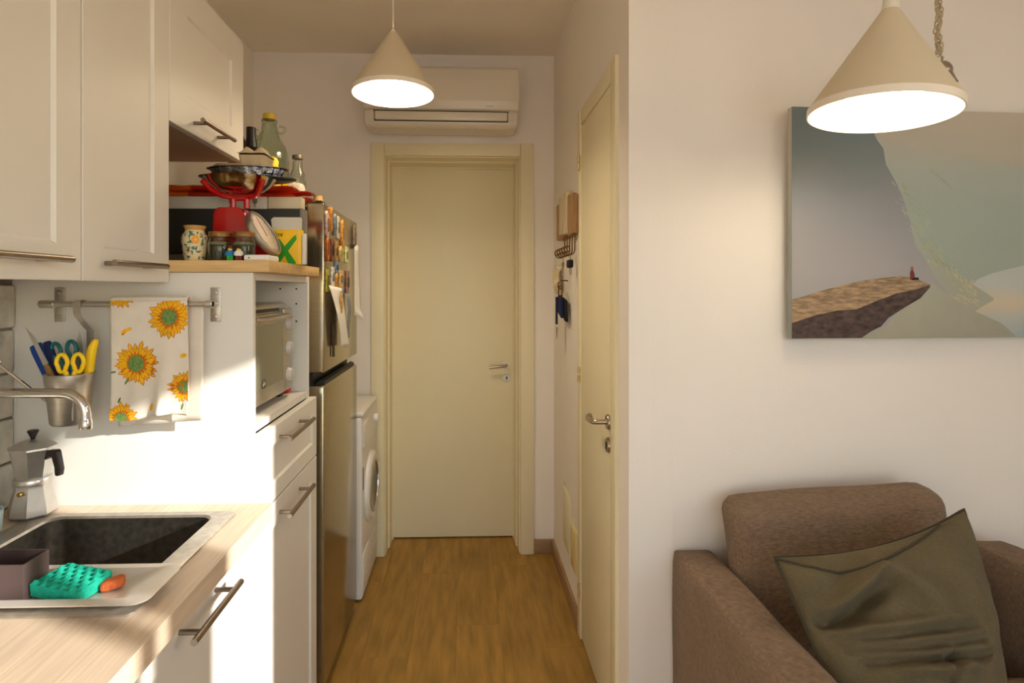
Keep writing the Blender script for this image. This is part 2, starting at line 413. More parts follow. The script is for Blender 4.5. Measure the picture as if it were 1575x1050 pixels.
# door at the end of the corridor
d1 = sroot('door_1', (-0.07, YB, 0), 'cream yellow flush door in a wide frame below the air conditioner')
obj('leaf', bbox(-0.415, 0.268, 3.212, 3.252, 0.008, 2.092, 0.003), CREAM, d1)
obj('casing', bbox(-0.502, -0.432, YB - 0.022, YB + 0.005, 0, 2.183, 0.004), CREAM, d1)
obj('casing', bbox(0.289, 0.361, YB - 0.022, YB + 0.005, 0, 2.183, 0.004), CREAM, d1)
obj('casing', bbox(-0.4315, 0.2885, YB - 0.019, YB + 0.005, 2.118, 2.181, 0.003), CREAM, d1)
for s, xa in ((1, -0.44), (-1, 0.295)):
    obj('jamb', prismed([(xa, YB), (xa + s * 0.012, YB), (xa + s * 0.014, 3.10), (xa + s * 0.022, 3.105), (xa + s * 0.024, 3.205), (xa + s * 0.03, 3.21), (xa + s * 0.03, 3.28), (xa, 3.28)], 'Z', 0, 2.125), CREAM, d1)
obj('jamb_head', prismed([(YB, 2.125), (YB, 2.113), (3.10, 2.111), (3.105, 2.103), (3.205, 2.101), (3.21, 2.092), (3.28, 2.092), (3.28, 2.125)], 'X', -0.428, 0.283), CREAM, d1)
hd = obj('handle', tubes(([(0.228, 3.212, 0.982), (0.228, 3.172, 0.982), (0.222, 3.160, 0.982), (0.205, 3.156, 0.981), (0.17, 3.156, 0.977), (0.128, 3.158, 0.972)], [0.008, 0.008, 0.009, 0.009, 0.008, 0.007])), NICKEL, d1)
obj('rosette', lathed([(0, -0.008), (0.021, -0.008), (0.023, -0.004), (0.023, 0.001)], (0.228, 3.212, 0.982), 20, 'Y'), WHITE, d1)
kh = obj('keyhole_plate', lathed([(0, -0.008), (0.021, -0.008), (0.023, -0.004), (0.023, 0.001)], (0.230, 3.212, 0.908), 20, 'Y'), WHITE, d1)
bm = lathed([(0, -0.002), (0.005, -0.002), (0.005, 0.001)], (0.230, 3.2035, 0.911), 10, 'Y'); box(bm, 0.2275, 0.2325, 3.2015, 3.204, 0.896, 0.911); obj('keyhole', bm, INK, kh)

# narrow door in the corridor wall
d2 = sroot('door_2', (XC, 2.02, 0), 'narrow cream flush door with hinges in the corridor wall')
obj('leaf', bbox(XC - 0.006, XC + 0.03, 1.79, 2.262, 0.01, 2.068, 0.003), CREAM, d2)
obj('casing', bbox(XC - 0.012, XC + 0.03, 2.265, 2.315, 0, 2.135, 0.003), CREAM, d2)
obj('casing', bbox(XC - 0.012, XC + 0.03, 1.728, 1.787, 0, 2.135, 0.003), CREAM, d2)
obj('casing', bbox(XC - 0.010, XC + 0.03, 1.787, 2.265, 2.072, 2.133, 0.003), CREAM, d2)
for z in (1.92, 1.068, 0.2):
    obj('hinge', tubes(([(XC - 0.016, 2.268, z - 0.03), (XC - 0.016, 2.268, z - 0.004)], 0.006), ([(XC - 0.016, 2.268, z + 0.004), (XC - 0.016, 2.268, z + 0.03)], 0.006)), PALEB, d2)
obj('handle', tubes(([(XC - 0.006, 1.822, 0.98), (XC - 0.045, 1.822, 0.98), (XC - 0.055, 1.832, 0.979), (XC - 0.057, 1.86, 0.976), (XC - 0.057, 1.905, 0.972), (XC - 0.052, 1.925, 0.974), (XC - 0.042, 1.93, 0.976)], [0.008, 0.008, 0.009, 0.009, 0.009, 0.010, 0.010])), NICKEL, d2)
obj('rosette', lathed([(0, -0.009), (0.022, -0.009), (0.025, -0.004), (0.025, 0.001)], (XC - 0.006, 1.822, 0.98), 20, 'X'), NICKEL, d2)
k2 = obj('keyhole_plate', lathed([(0, -0.009), (0.022, -0.009), (0.025, -0.004), (0.025, 0.001)], (XC - 0.006, 1.824, 0.905), 20, 'X'), NICKEL, d2)
obj('keyhole', bbox(XC - 0.0165, XC - 0.0145, 1.821, 1.827, 0.892, 0.914, 0), INK, k2)

# stone splashback behind the worktop
ws = struct('wall_splashback', boxes([(XL, -1.052, -0.3, 1.344, 0.912, 1.424)]), GROUT, 'grey stone splashback strip behind the sink')
for r in range(5):
    y = -0.3 - 0.13 * (r % 2)
    while y < 1.344:
        a, b = max(y, -0.3), min(y + 0.26, 1.344)
        if b - a > 0.02:
            obj('tile', bbox(-1.052, -1.040 - random.random() * 0.004, a + 0.002, b - 0.002, 0.914 + r * 0.102, 0.912 + (r + 1) * 0.102 - 0.002, 0.003, 1), STONE, ws)
        y += 0.26

# ================================================================== KITCHEN UNITS
def shaker(y0, y1, z0, z1, xf, rail, th=0.02, dep=0.006, sl=0.005):
    """cabinet front facing +X with a recessed middle panel"""
    bm = bmesh.new()
    def ring(a, xx): return [bm.verts.new(p) for p in ((xx, y0 + a, z0 + a), (xx, y1 - a, z0 + a), (xx, y1 - a, z1 - a), (xx, y0 + a, z1 - a))]
    rs = [ring(0, xf - th), ring(0, xf - 0.0015), ring(0.0015, xf), ring(rail, xf), ring(rail + sl, xf - dep)]
    for A, B in zip(rs, rs[1:]):
        for k in range(4): bm.faces.new((A[k], A[(k + 1) % 4], B[(k + 1) % 4], B[k]))
    bm.faces.new(rs[0][::-1]); bm.faces.new(rs[-1])
    return bm
def bar_handle(parent, x, y0, y1, z, stand, r=0.006, inset=0.03):
    h = obj('handle', tubes(([(x, y0, z), (x, y1, z)], r), seg=12), HANDLE, parent)
    for yy in (y0 + inset, y1 - inset):
        obj('post', tubes(([(x - stand, yy, z), (x, yy, z)], r * 0.8), seg=10), HANDLE, h)
    return h

uc = thing('upper_cabinet', 'tall white two-door wall cabinet above the sink and towel rail', 'cabinet', (-0.9, 1.04, 1.426))
obj('body', boxes([(XL, -0.7105, 0.737, 1.337, 1.432, 2.17)], 0.001), CAB, uc)
for a, b in ((0.742, 1.0385), (1.0415, 1.338)):
    d = obj('door', shaker(a, b, 1.426, 2.173, -0.69, 0.062), CAB, uc)
    bar_handle(d, -0.655, a + 0.035, b - 0.075, 1.46, 0.036)
sc_ = thing('upper_cabinet', 'short white wall cabinet above the bottles and shelf clutter', 'cabinet', (-0.9, 1.55, 1.803))
obj('body', boxes([(XL, -0.7105, 1.3385, 1.775, 1.806, 2.17)], 0.001), CAB, sc_)
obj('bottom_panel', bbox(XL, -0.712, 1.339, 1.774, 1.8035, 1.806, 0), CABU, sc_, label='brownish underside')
d = obj('door', shaker(1.3405, 1.777, 1.803, 2.173, -0.69, 0.085), CAB, sc_)
bar_handle(d, -0.655, 1.43, 1.625, 1.832, 0.036)

# tall unit with open niche, drawer and door
tu = thing('tall_cabinet', 'white tall unit with open oven niche, drawer and door', 'cabinet', (-0.77, 1.59, 0))
obj('side_panel', bbox(-1.04, -0.5, 1.345, 1.363, 0.0, 1.45, 0.001), CAB, tu)
obj('side_panel', bbox(-1.04, -0.5, 1.802, 1.82, 0.0, 1.45, 0.001), CABI, tu)
obj('back_panel', bbox(-1.05, -1.04, 1.345, 1.82, 0.0, 1.45, 0), CABI, tu)
obj('top_panel', bbox(-1.04, -0.5, 1.363, 1.802, 1.432, 1.45, 0), CABI, tu)
obj('niche_floor', bbox(-1.04, -0.5, 1.363, 1.802, 1.072, 1.09, 0), CABI, tu)
obj('plinth', bbox(-1.04, -0.55, 1.363, 1.802, 0.0, 0.08, 0), CAB, tu)
for xx, zz in ((-0.585, 1.412), (-0.535, 1.412), (-0.535, 1.365), (-0.535, 1.31)):
    obj('pin_hole', lathed([(0, -0.0012), (0.0028, -0.0012), (0.0028, 0.001)], (xx, 1.802, zz), 8, 'Y'), INK, tu)
dr = obj('drawer', shaker(1.358, 1.84, 0.88, 1.066, -0.482, 0.045), CAB, tu)
bar_handle(dr, -0.447, 1.45, 1.68, 1.03, 0.036)
dd = obj('door', shaker(1.358, 1.84, 0.085, 0.876, -0.482, 0.062), CAB, tu)
bar_handle(dd, -0.447, 1.45, 1.68, 0.835, 0.036)
tag(obj('wooden_board', bbox(-1.04, -0.459, 1.335, 1.785, 1.4505, 1.478, 0.002), OAKY), 'light oak board capping the tall white unit under the clutter', 'board')

# base units
for y0, lb in ((0.738, 'white base unit under the sink with a long bar handle'), (0.134, 'white base unit at the near end of the worktop')):
    bc = thing('base_cabinet', lb, 'cabinet', (-0.78, y0 + 0.3, 0), 'base units under the worktop')
    obj('side_panel', bbox(-1.04, -0.506, y0, y0 + 0.018, 0.08, 0.868, 0), CAB, bc)
    obj('side_panel', bbox(-1.04, -0.506, y0 + 0.584, y0 + 0.602, 0.08, 0.868, 0), CAB, bc)
    obj('bottom_panel', bbox(-1.04, -0.506, y0 + 0.018, y0 + 0.584, 0.08, 0.098, 0), CABI, bc)
    obj('plinth', bbox(-1.04, -0.55, y0, y0 + 0.602, 0.0, 0.08, 0), CAB, bc)
    d = obj('door', shaker(y0 + 0.002, y0 + 0.602, 0.085, 0.866, -0.485, 0.062), CAB, bc)
    bar_handle(d, -0.447, y0 + 0.206, y0 + 0.402, 0.83, 0.038)

# worktop made of oak staves with the cut-out for the sink
wt = thing('worktop', 'light oak worktop of glued staves around the steel sink', 'worktop', (-0.78, 0.55, 0.87))
SX0, SX1, SY0, SY1 = -0.945, -0.52, 0.892, 1.278       # cut-out
xs = [-1.052, -0.945, -0.86, -0.775, -0.69, -0.605, -0.52, -0.455]
for i, (a, b) in enumerate(zip(xs, xs[1:])):
    inside = a >= SX0 - 1e-6 and b <= SX1 + 1e-6
    if inside:
        m1 = 0.3 + 0.4 * ((i * 0.61) % 1); segs = [(0.13, m1), (m1, SY0), (SY1, 1.344)]
    else:
        m1 = 0.45 + 0.4 * ((i * 0.61) % 1); segs = [(0.13, m1), (m1, 1.344)]
    for y0, y1 in segs:
        obj('stave', bbox(a + 0.0002, b - 0.0002, y0 + 0.0002, y1 - 0.0002, 0.87, 0.909, 0.0006, 1), OAK, wt)

# sink
sk = thing('sink', 'inset stainless steel sink with a deep square basin', 'sink', (-0.73, 1.09, 0.72))
def rrect(x0, x1, y0, y1, r, z, n=6):
    out = []
    for cx, cy, a in ((x1 - r, y1 - r, 0), (x0 + r, y1 - r, PI / 2), (x0 + r, y0 + r, PI), (x1 - r, y0 + r, 1.5 * PI)):
        for k in range(n + 1):
            t = a + PI / 2 * k / n; out.append((cx + r * math.cos(t), cy + r * math.sin(t), z))
    return out
def loft(bm, rings, cap=True, mi=0):
    R = [[bm.verts.new(p) for p in r] for r in rings]; n = len(R[0])
    for A, B in zip(R, R[1:]):
        for k in range(n):
            f = bm.faces.new((A[k], A[(k + 1) % n], B[(k + 1) % n], B[k])); f.material_index = mi
    if cap:
        f = bm.faces.new(R[-1]); f.material_index = mi
    return R
bm = bmesh.new()
loft(bm, [rrect(-0.955, -0.512, 0.884, 1.287, 0.015, 0.9095), rrect(-0.955, -0.512, 0.884, 1.287, 0.015, 0.912), rrect(-0.951, -0.516, 0.888, 1.283, 0.015, 0.9145),
          rrect(-0.905, -0.552, 0.918, 1.268, 0.03, 0.9135), rrect(-0.902, -0.555, 0.921, 1.265, 0.03, 0.909)], cap=False)
obj('rim', bm, SINKM, sk)
bm = bmesh.new()
loft(bm, [rrect(-0.902, -0.555, 0.921, 1.265, 0.03, 0.909), rrect(-0.895, -0.562, 0.928, 1.258, 0.03, 0.78), rrect(-0.888, -0.57, 0.936, 1.25, 0.03, 0.752), rrect(-0.87, -0.588, 0.954, 1.232, 0.03, 0.745)])
obj('basin', bm, SINKB, sk)
obj('drain', lathed([(0, 0.004), (0.02, 0.003), (0.038, 0.005), (0.042, 0.001)], (-0.73, 1.09, 0.745), 20), CHROME, sk)

# tap
tp = thing('tap', 'chrome tap with a long bent spout over the sink', 'tap', (-0.985, 1.12, 0.909))
obj('base', lathed([(0, 0.06), (0.02, 0.06), (0.024, 0.05), (0.024, 0.006), (0.028, 0.0), (0, 0)], (-0.985, 1.12, 0.909)), CHROME, tp)
pts = [(-0.985, 1.12, 0.96), (-0.985, 1.12, 1.19)]
for k in range(1, 7):
    a = PI / 2 * k / 6; pts.append((-0.985 + 0.022 * (1 - math.cos(a)), 1.12, 1.19 + 0.022 * math.sin(a)))
for k in range(0, 9):
    a = PI / 2 * k / 8; pts.append((-0.768 + 0.042 * math.sin(a), 1.105, 1.212 - 0.042 * (1 - math.cos(a))))
pts.append((-0.726, 1.105, 1.158))
obj('spout', tubes((pts, 0.0095), seg=14), CHROME, tp)
obj('aerator', lathed([(0, 0), (0.0108, 0), (0.0115, 0.002), (0.0115, 0.016), (0.0102, 0.018), (0.0102, 0.02), (0, 0.02)], (-0.726, 1.105, 1.144), 18), CHROME, tp)

# tray over the near part of the sink and what stands in it
ty = thing('sink_tray', 'shallow steel tray laid across the near edge of the sink', 'tray', (-0.7, 0.945, 0.915))
bm = bmesh.new()
loft(bm, [rrect(-0.925, -0.488, 0.872, 1.0, 0.025, 0.932), rrect(-0.926, -0.487, 0.871, 1.001, 0.025, 0.9345), rrect(-0.905, -0.508, 0.888, 0.985, 0.02, 0.9355), rrect(-0.875, -0.552, 0.9, 0.975, 0.02, 0.922), rrect(-0.87, -0.56, 0.905, 0.97, 0.018, 0.9205)])
loft(bm, [rrect(-0.925, -0.488, 0.872, 1.0, 0.025, 0.932), rrect(-0.905, -0.508, 0.888, 0.985, 0.02, 0.9335), rrect(-0.875, -0.552, 0.899, 0.976, 0.02, 0.9175), rrect(-0.87, -0.56, 0.905, 0.97, 0.018, 0.915)])
obj('dish', bm, TRAYM, ty)
cb = thing('caddy', 'dark brown open plastic box beside the turquoise sponge', 'box', (-0.74, 0.935, 0.921))
bm = bmesh.new()
x0, x1, y0, y1, z0, z1, t = -0.80, -0.69, 0.906, 0.962, 0.9215, 0.980, 0.0025
loft(bm, [rrect(x0, x1, y0, y1, 0.003, z0, 2), rrect(x0, x1, y0, y1, 0.003, z1, 2), rrect(x0 + t, x1 - t, y0 + t, y1 - t, 0.002, z1, 2), rrect(x0 + t, x1 - t, y0 + t, y1 - t, 0.002, z0 + t, 2)])
bm.faces.new([v for v in bm.verts[:12]][::-1]); obj('body', bm, BROWNP, cb)
obj('print', boxes([(-0.745, -0.741, 0.9055, 0.9062, 0.934, 0.938), (-0.737, -0.733, 0.9055, 0.9062, 0.936, 0.939), (-0.732, -0.728, 0.9055, 0.9062, 0.938, 0.942)]), PAPER, cb)
def sponge():
    bm = bmesh.new()
    def top(u, v):
        return Vector(((u - 0.5) * 0.088, (v - 0.5) * 0.066, 0.020 + 0.005 * math.sin(u * 5 * 2 * PI) * math.sin(v * 3 * 2 * PI)))
    g = surf(bm, top, 36, 24)
    def bot(u, v): return Vector(((u - 0.5) * 0.086, (v - 0.5) * 0.064, 0.0))
    h = surf(bm, bot, 36, 24)
    for i in range(36):
        for j in (0, 24): bm.faces.new((g[i][j], g[i + 1][j], h[i + 1][j], h[i][j]))
    for j in range(24):
        for i in (0, 36): bm.faces.new((g[i][j], g[i][j + 1], h[i][j + 1], h[i][j]))
    return bm
sp = obj('sponge', sponge(), TURQ); tag(sp, 'turquoise dimpled sponge lying in the steel tray', 'sponge')
sp.location = (-0.637, 0.936, 0.9255); sp.rotation_euler = (math.radians(2), math.radians(3), math.radians(-14))
so = obj('scourer', softbox(-0.017, 0.017, -0.011, 0.011, 0, 0.016, 0.005, n=5, wob=0.001), ORANGEF); tag(so, 'small terracotta orange scourer piece behind the turquoise sponge', 'scourer')
so.location = (-0.576, 0.945, 0.922); so.rotation_euler = (0, math.radians(-8), math.radians(25))

# moka pot
mk = thing('moka_pot', 'octagonal aluminium moka pot with black handle on the worktop corner', 'moka pot', (-0.960, 1.287, 0.915))
c = (-0.960, 1.287, 0.915)
obj('boiler', lathed([(0, 0), (0.046, 0), (0.049, 0.004), (0.047, 0.02), (0.036, 0.062), (0.036, 0.07), (0, 0.07)], c, 8, a0=PI / 8), ALU, mk)
obj('collar', lathed([(0.0, 0.0701), (0.037, 0.0701), (0.0375, 0.073), (0.0375, 0.083), (0.036, 0.085), (0, 0.085)], c, 28), ALU, mk)
obj('upper_chamber', lathed([(0, 0.0851), (0.0335, 0.0851), (0.046, 0.15), (0.047, 0.152), (0, 0.152)], c, 8, a0=PI / 8), ALU, mk)
obj('lid', lathed([(0.0485, 0.152), (0.0475, 0.156), (0.026, 0.168), (0.010, 0.172), (0, 0.172)], c, 8, a0=PI / 8), ALU, mk)
obj('knob', lathed([(0.004, 0.172), (0.006, 0.178), (0.0115, 0.19), (0.0105, 0.193), (0, 0.193)], c, 10), BAKE, mk)
obj('valve', lathed([(0, -0.044), (0.004, -0.044), (0.005, -0.042), (0.005, -0.036)], (c[0], c[1], c[2] + 0.056), 8, 'Y'), BRASS, mk)
hp = [(0.038, 0.142), (0.048, 0.15), (0.07, 0.152), (0.074, 0.148), (0.083, 0.108), (0.08, 0.093), (0.071, 0.092), (0.068, 0.098), (0.071, 0.112), (0.062, 0.138), (0.052, 0.137), (0.045, 0.128), (0.038, 0.128)]
bm = bmesh.new(); prism(bm, hp, 'Y', -0.007, 0.007); bevel(bm, 0.002)
bmesh.ops.rotate(bm, verts=bm.verts[:], cent=(0, 0, 0), matrix=Matrix.Rotation(math.radians(-14), 3, 'Z')); bmesh.ops.translate(bm, verts=bm.verts[:], vec=c)
obj('handle', bm, BAKE, mk)
mk.scale = (0.95, 0.95, 0.95)
cu = thing('cup', 'pale blue cup at the edge of the sink', 'cup', (-0.968, 1.17, 0.9145))
obj('body', lathed([(0, 0.0), (0.02, 0.0), (0.027, 0.008), (0.029, 0.03), (0.0305, 0.05), (0.0285, 0.05), (0.027, 0.03), (0.024, 0.01), (0, 0.006)], (-0.968, 1.17, 0.9145), 24), CUPB, cu)

# towel rail with brackets
rl = thing('towel_rail', 'brushed steel rail with two bracket plates on the white panel', 'rail', (-0.77, 1.33, 1.33))
RZ, RY = 1.377, 1.298
obj('bar', tubes(([(-0.935, RY, RZ), (-0.572, RY, RZ)], 0.0065), seg=14), STEEL, rl)
obj('end_cap', tubes(([(-0.953, RY, RZ), (-0.9515, RY, RZ), (-0.921, RY, RZ), (-0.92, RY, RZ)], [0.008, 0.009, 0.009, 0.008]), seg=14), STEEL, rl)
obj('end_cap', tubes(([(-0.588, RY, RZ), (-0.587, RY, RZ), (-0.573, RY, RZ), (-0.572, RY, RZ)], [0.008, 0.009, 0.009, 0.008]), seg=14), STEEL, rl)
for xx in (-0.941, -0.585):
    bp = obj('bracket', bbox(xx - 0.012, xx + 0.012, 1.3415, 1.345, 1.335, 1.415, 0.001), STEEL, rl)
    obj('arm', tubes(([(xx, 1.3415, RZ), (xx, RY, RZ)], 0.007), seg=10), STEEL, bp)
    for zz in (1.347, 1.403): obj('screw', lathed([(0, -0.0025), (0.0035, -0.002), (0.0045, 0)], (xx, 1.3415, zz), 10, 'Y'), CHROME, bp)

# hanging steel pot for utensils
ho = thing('utensil_pot', 'steel utensil pot hung by a bent hook from the rail', 'pot', (-0.85, 1.262, 1.12))
pc = (-0.858, 1.256, 1.12)
obj('pot', lathed([(0, 0), (0.034, 0), (0.037, 0.004), (0.0455, 0.088), (0.0465, 0.09), (0.0475, 0.108), (0.046, 0.11), (0.0445, 0.108), (0.0435, 0.088), (0.036, 0.006), (0, 0.003)], pc, 36), STEEL, ho)
bm = bmesh.new()
def strip(bm, pts, w, t):
    ps = []
    for p in pts: ps.append(Vector(p))
    prev = None
    for p in ps:
        r = [bm.verts.new(p + Vector((a, b, 0))) for a, b in ((-w, -t), (w, -t), (w, t), (-w, t))]
        if prev:
            for k in range(4): bm.faces.new((prev[k], prev[(k + 1) % 4], r[(k + 1) % 4], r[k]))
        else: bm.faces.new(r[::-1])
        prev = r
    bm.faces.new(prev)
strip(bm, [(-0.866, 1.309, 1.370), (-0.866, 1.308, 1.384), (-0.866, 1.298, 1.3865), (-0.866, 1.2885, 1.384), (-0.866, 1.2875, 1.362), (-0.864, 1.2875, 1.352), (-0.85, 1.298, 1.325), (-0.846, 1.302, 1.318), (-0.846, 1.304, 1.23), (-0.846, 1.3045, 1.19)], 0.0075, 0.001)
obj('hook', bm, STEEL, ho)

# utensils: built upright around the pot mouth, then tilted
def utensil(name, label, cat, base, tilt_x, tilt_y, rz=0):
    t = thing(name, label, cat, base); t.rotation_euler = (math.radians(tilt_x), math.radians(tilt_y), math.radians(rz)); return t
def lp(name, bm, mat, t): return obj(name, bm, mat, t, local=True)
t = utensil('spoon', 'long silver spoon leaning out of the steel pot', 'spoon', (-0.875, 1.252, 1.145), 6, -48)
lp('handle', tubes(([(0, 0, 0), (0, 0, 0.06), (0, 0, 0.13), (0, 0, 0.165)], [0.003, 0.0032, 0.004, 0.003]), seg=8), CHROME, t)
bm = bmesh.new(); bmesh.ops.create_uvsphere(bm, u_segments=14, v_segments=8, radius=1.0, matrix=Matrix.Translation((0, 0, 0.175)) @ Matrix.Diagonal((0.012, 0.005, 0.02, 1)))
lp('bowl', bm, CHROME, t)
t = utensil('knife', 'kitchen knife with thick blue handle in the steel pot', 'knife', (-0.872, 1.272, 1.14), -2, -27)
lp('handle', softbox(-0.0145, 0.0145, -0.008, 0.008, 0.045, 0.168, 0.0075, n=6), BLUE, t); lp('blade', bbox(-0.008, 0.008, -0.0006, 0.0006, 0.005, 0.06, 0), BLADE, t)
t = utensil('knife', 'dark blue handled knife beside the thick blue handle', 'knife', (-0.86, 1.262, 1.14), 2, -17)
lp('handle', softbox(-0.0085, 0.0085, -0.006, 0.006, 0.04, 0.165, 0.0055, n=6), NAVY, t); lp('blade', bbox(-0.007, 0.007, -0.0006, 0.0006, 0.005, 0.06, 0), BLADE, t)
t = utensil('knife', 'thin pointed knife with wooden handle, blade up', 'knife', (-0.852, 1.244, 1.145), 0, -25)
lp('handle', softbox(-0.006, 0.006, -0.005, 0.005, 0.0, 0.115, 0.0045, n=6), WOODK, t)
bm = bmesh.new(); prism(bm, [(-0.006, 0.115), (0.006, 0.115), (0.003, 0.175), (-0.005, 0.205)], 'Y', -0.0006, 0.0006); lp('blade', bm, BLADE, t)
t = utensil('knife', 'broad silver knife blade pointing up behind the scissors', 'knife', (-0.862, 1.278, 1.14), -3, 2)
bm = bmesh.new(); prism(bm, [(-0.011, 0.02), (0.011, 0.02), (0.010, 0.12), (0.003, 0.165), (-0.003, 0.178), (-0.009, 0.15), (-0.011, 0.1)], 'Y', -0.0007, 0.0007); lp('blade', bm, BLADE, t)
t = utensil('knife', 'knife with a bright yellow handle in the steel pot', 'knife', (-0.834, 1.262, 1.14), 0, 7)
lp('handle', tubes(([(0, 0, 0.02), (0, 0, 0.1), (0, 0, 0.125), (0.002, 0, 0.145), (0.006, 0, 0.158), (0.008, 0, 0.163)], [0.008, 0.0095, 0.010, 0.009, 0.007, 0.004]), seg=10), YELLOW, t)
def scissors(name, label, base, ty, mat, h, rx, rz):
    t = utensil(name, label, 'scissors', base, 0, ty)
    for s in (-1, 1):
        loop = []
        for k in range(18):
            a = 2 * PI * k / 18
            loop.append((s * (0.0155 + rx * math.cos(a) * (0.8 if math.sin(a) < 0 else 1.0)), 0.002 * s, h + rz * math.sin(a) + s * 0.0))
        bm = bmesh.new(); tube(bm, loop, 0.0042, 8, closed=True)
        tube(bm, [(s * 0.008, 0.002 * s, h - rz * 0.9), (s * 0.003, 0.001 * s, h - rz - 0.025), (-s * 0.003, 0, h - rz - 0.04)], [0.0045, 0.005, 0.004], 8)
        lp('finger_loop', bm, mat, t)
        bm = bmesh.new(); prism(bm, [(-s * 0.008, h - rz - 0.03), (s * 0.002, h - rz - 0.03), (-s * 0.002, 0.0), (-s * 0.004, 0.0)], 'Y', 0.0005 + 0.001 * s, 0.0015 + 0.001 * s); lp('blade', bm, BLADE, t)
scissors('scissors', 'yellow handled scissors standing in the steel pot', (-0.835, 1.225, 1.132), -1, YELLOW, 0.122, 0.0115, 0.019)
scissors('scissors', 'dark teal handled scissors standing in the steel pot', (-0.852, 1.258, 1.13), -8, TEAL, 0.148, 0.010, 0.019)

# towel with printed sunflowers
TX0, TX1, TZ1 = -0.792, -0.624, 1.3855
def tow(x, z, front=True):
    u = (x - TX0) / (TX1 - TX0); d = max(0.0, (TZ1 - z)) / 0.27
    f = 0.0035 * math.sin(u * 9 + 1.2 + d * 0.8) * d + 0.0025 * math.sin(u * 17 + d * 3) * d
    f += 0.010 * math.exp(-((u - 0.62 - 0.15 * (1 - d)) / 0.06) ** 2) * max(0, d - 0.45) - 0.006 * math.exp(-((u - 0.74 - 0.2 * (1 - d)) / 0.05) ** 2) * max(0, d - 0.35)
    return 1.2875 - f
def tow_pt(x, z): return Vector((x, tow(x, z), z))
tw = thing('tea_towel', 'cream tea towel printed with sunflowers folded over the rail', 'towel', (-0.708, 1.295, 1.11))
bm = bmesh.new()
def fz(u): return 1.118 + 0.012 * u - 0.004 * math.sin(u * 7)
surf(bm, lambda u, v: tow_pt(TX0 + (TX1 - TX0) * u + 0.004 * v * math.sin(v * 3), TZ1 - (TZ1 - fz(u)) * v), 44, 44)
surf(bm, lambda u, v: Vector((TX0 + (TX1 - TX0) * u, RY - 0.0105 * math.cos(PI * v), TZ1 + 0.0015 + 0.0085 * math.sin(PI * v) - 0.008 + 0.0065)), 44, 8)
surf(bm, lambda u, v: Vector((TX0 + 0.004 + (TX1 - TX0 + 0.022) * u, 1.3095 + 0.002 * math.sin(u * 11) * v, TZ1 - (0.285 - 0.012 * u) * v)), 30, 20)
o = obj('cloth', bm, CLOTH, tw)
sm = o.modifiers.new('thickness', 'SOLIDIFY'); sm.thickness = 0.0012; sm.offset = 0
def inside_poly(x, z): return TX0 + 0.001 <= x <= TX1 - 0.001 + 0.003 and fz((x - TX0) / (TX1 - TX0)) + 0.001 <= z <= TZ1 - 0.0005
def flower(cx, cz, R, seed, n=19):
    rnd = random.Random(seed); bm = bmesh.new()
    def addpoly(pts, mi, lift):
        q = []
        for px, pz in pts:
            px = min(max(px, TX0 + 0.0005), TX1 + 0.002); pz = min(max(pz, fz((px - TX0) / (TX1 - TX0)) + 0.001), TZ1 - 0.0005)
            q.append(bm.verts.new((px, tow(px, pz) - lift, pz)))
        try:
            f = bm.faces.new(q); f.material_index = mi
        except ValueError: pass
    for layer, (r0, r1, mi, off) in enumerate(((0.35, 1.0, 1, 0.0), (0.35, 0.95, 0, 0.0), (0.35, 0.86, 1, 0.5), (0.35, 0.82, 0, 0.5), (0.33, 0.56, 1, 0.25))):
        for k in range(n):
            jr = random.Random(seed * 1000 + k * 10 + int(off * 4))
            a = 2 * PI * (k + off + jr.uniform(-0.2, 0.2)) / n; rr = R * r1 * jr.uniform(0.86, 1.08); w = 2 * PI / n * (0.80 if mi == 0 else 1.0)
            pts = []
            for fr, ww in ((r0, -0.6), (0.62 * r1, -1.0), (0.85 * r1, -0.62), (r1, 0.0), (0.85 * r1, 0.62), (0.62 * r1, 1.0), (r0, 0.6)):
                rad = rr * fr / r1; aa = a + ww * w * 0.5; pts.append((cx + rad * math.cos(aa), cz + rad * math.sin(aa)))
            if any(inside_poly(*p) for p in pts): addpoly(pts, mi, 0.0010 + 0.0002 * layer)
    pts = [(cx + 0.36 * R * math.cos(2 * PI * k / 20), cz + 0.36 * R * math.sin(2 * PI * k / 20)) for k in range(20)]
    if any(inside_poly(*p) for p in pts):
        addpoly([(cx + (p[0] - cx) * 1.15, cz + (p[1] - cz) * 1.15) for p in pts], 1, 0.0032); addpoly(pts, 2, 0.0036)
    return bm
for i, (fx, fz_, R) in enumerate(((-0.735, 1.245, 0.050), (-0.662, 1.348, 0.049), (-0.772, 1.402, 0.036), (-0.63, 1.192, 0.036), (-0.768, 1.123, 0.036))):
    obj('sunflower_print', flower(fx, fz_, R, i), [PETAL, PETALO, FGREEN], tw, smooth=False)
def dab(cx, cz, a, L, w, mat):
    bm = bmesh.new(); pts = []
    for k in range(10):
        t_ = 2 * PI * k / 10; px = cx + L * math.cos(t_) * math.cos(a) - w * math.sin(t_) * math.sin(a); pz = cz + L * math.cos(t_) * math.sin(a) + w * math.sin(t_) * math.cos(a)
        pts.append(bm.verts.new((px, tow(px, pz) - 0.0012, pz)))
    bm.faces.new(pts); obj('petal_print', bm, mat, tw, smooth=False)
dab(-0.757, 1.319, 0.4, 0.013, 0.004, PETAL); dab(-0.762, 1.314, 0.9, 0.008, 0.003, PETALO); dab(-0.633, 1.262, 0.3, 0.008, 0.005, PETAL)
dab(-0.702, 1.148, 1.2, 0.009, 0.004, PETAL); dab(-0.784, 1.226, 0.2, 0.006, 0.002, LEAFG); dab(-0.757, 1.205, 1.0, 0.009, 0.002, LEAFG); dab(-0.636, 1.148, 1.3, 0.008, 0.002, LEAFG); dab(-0.773, 1.163, 1.2, 0.007, 0.002, LEAFG)

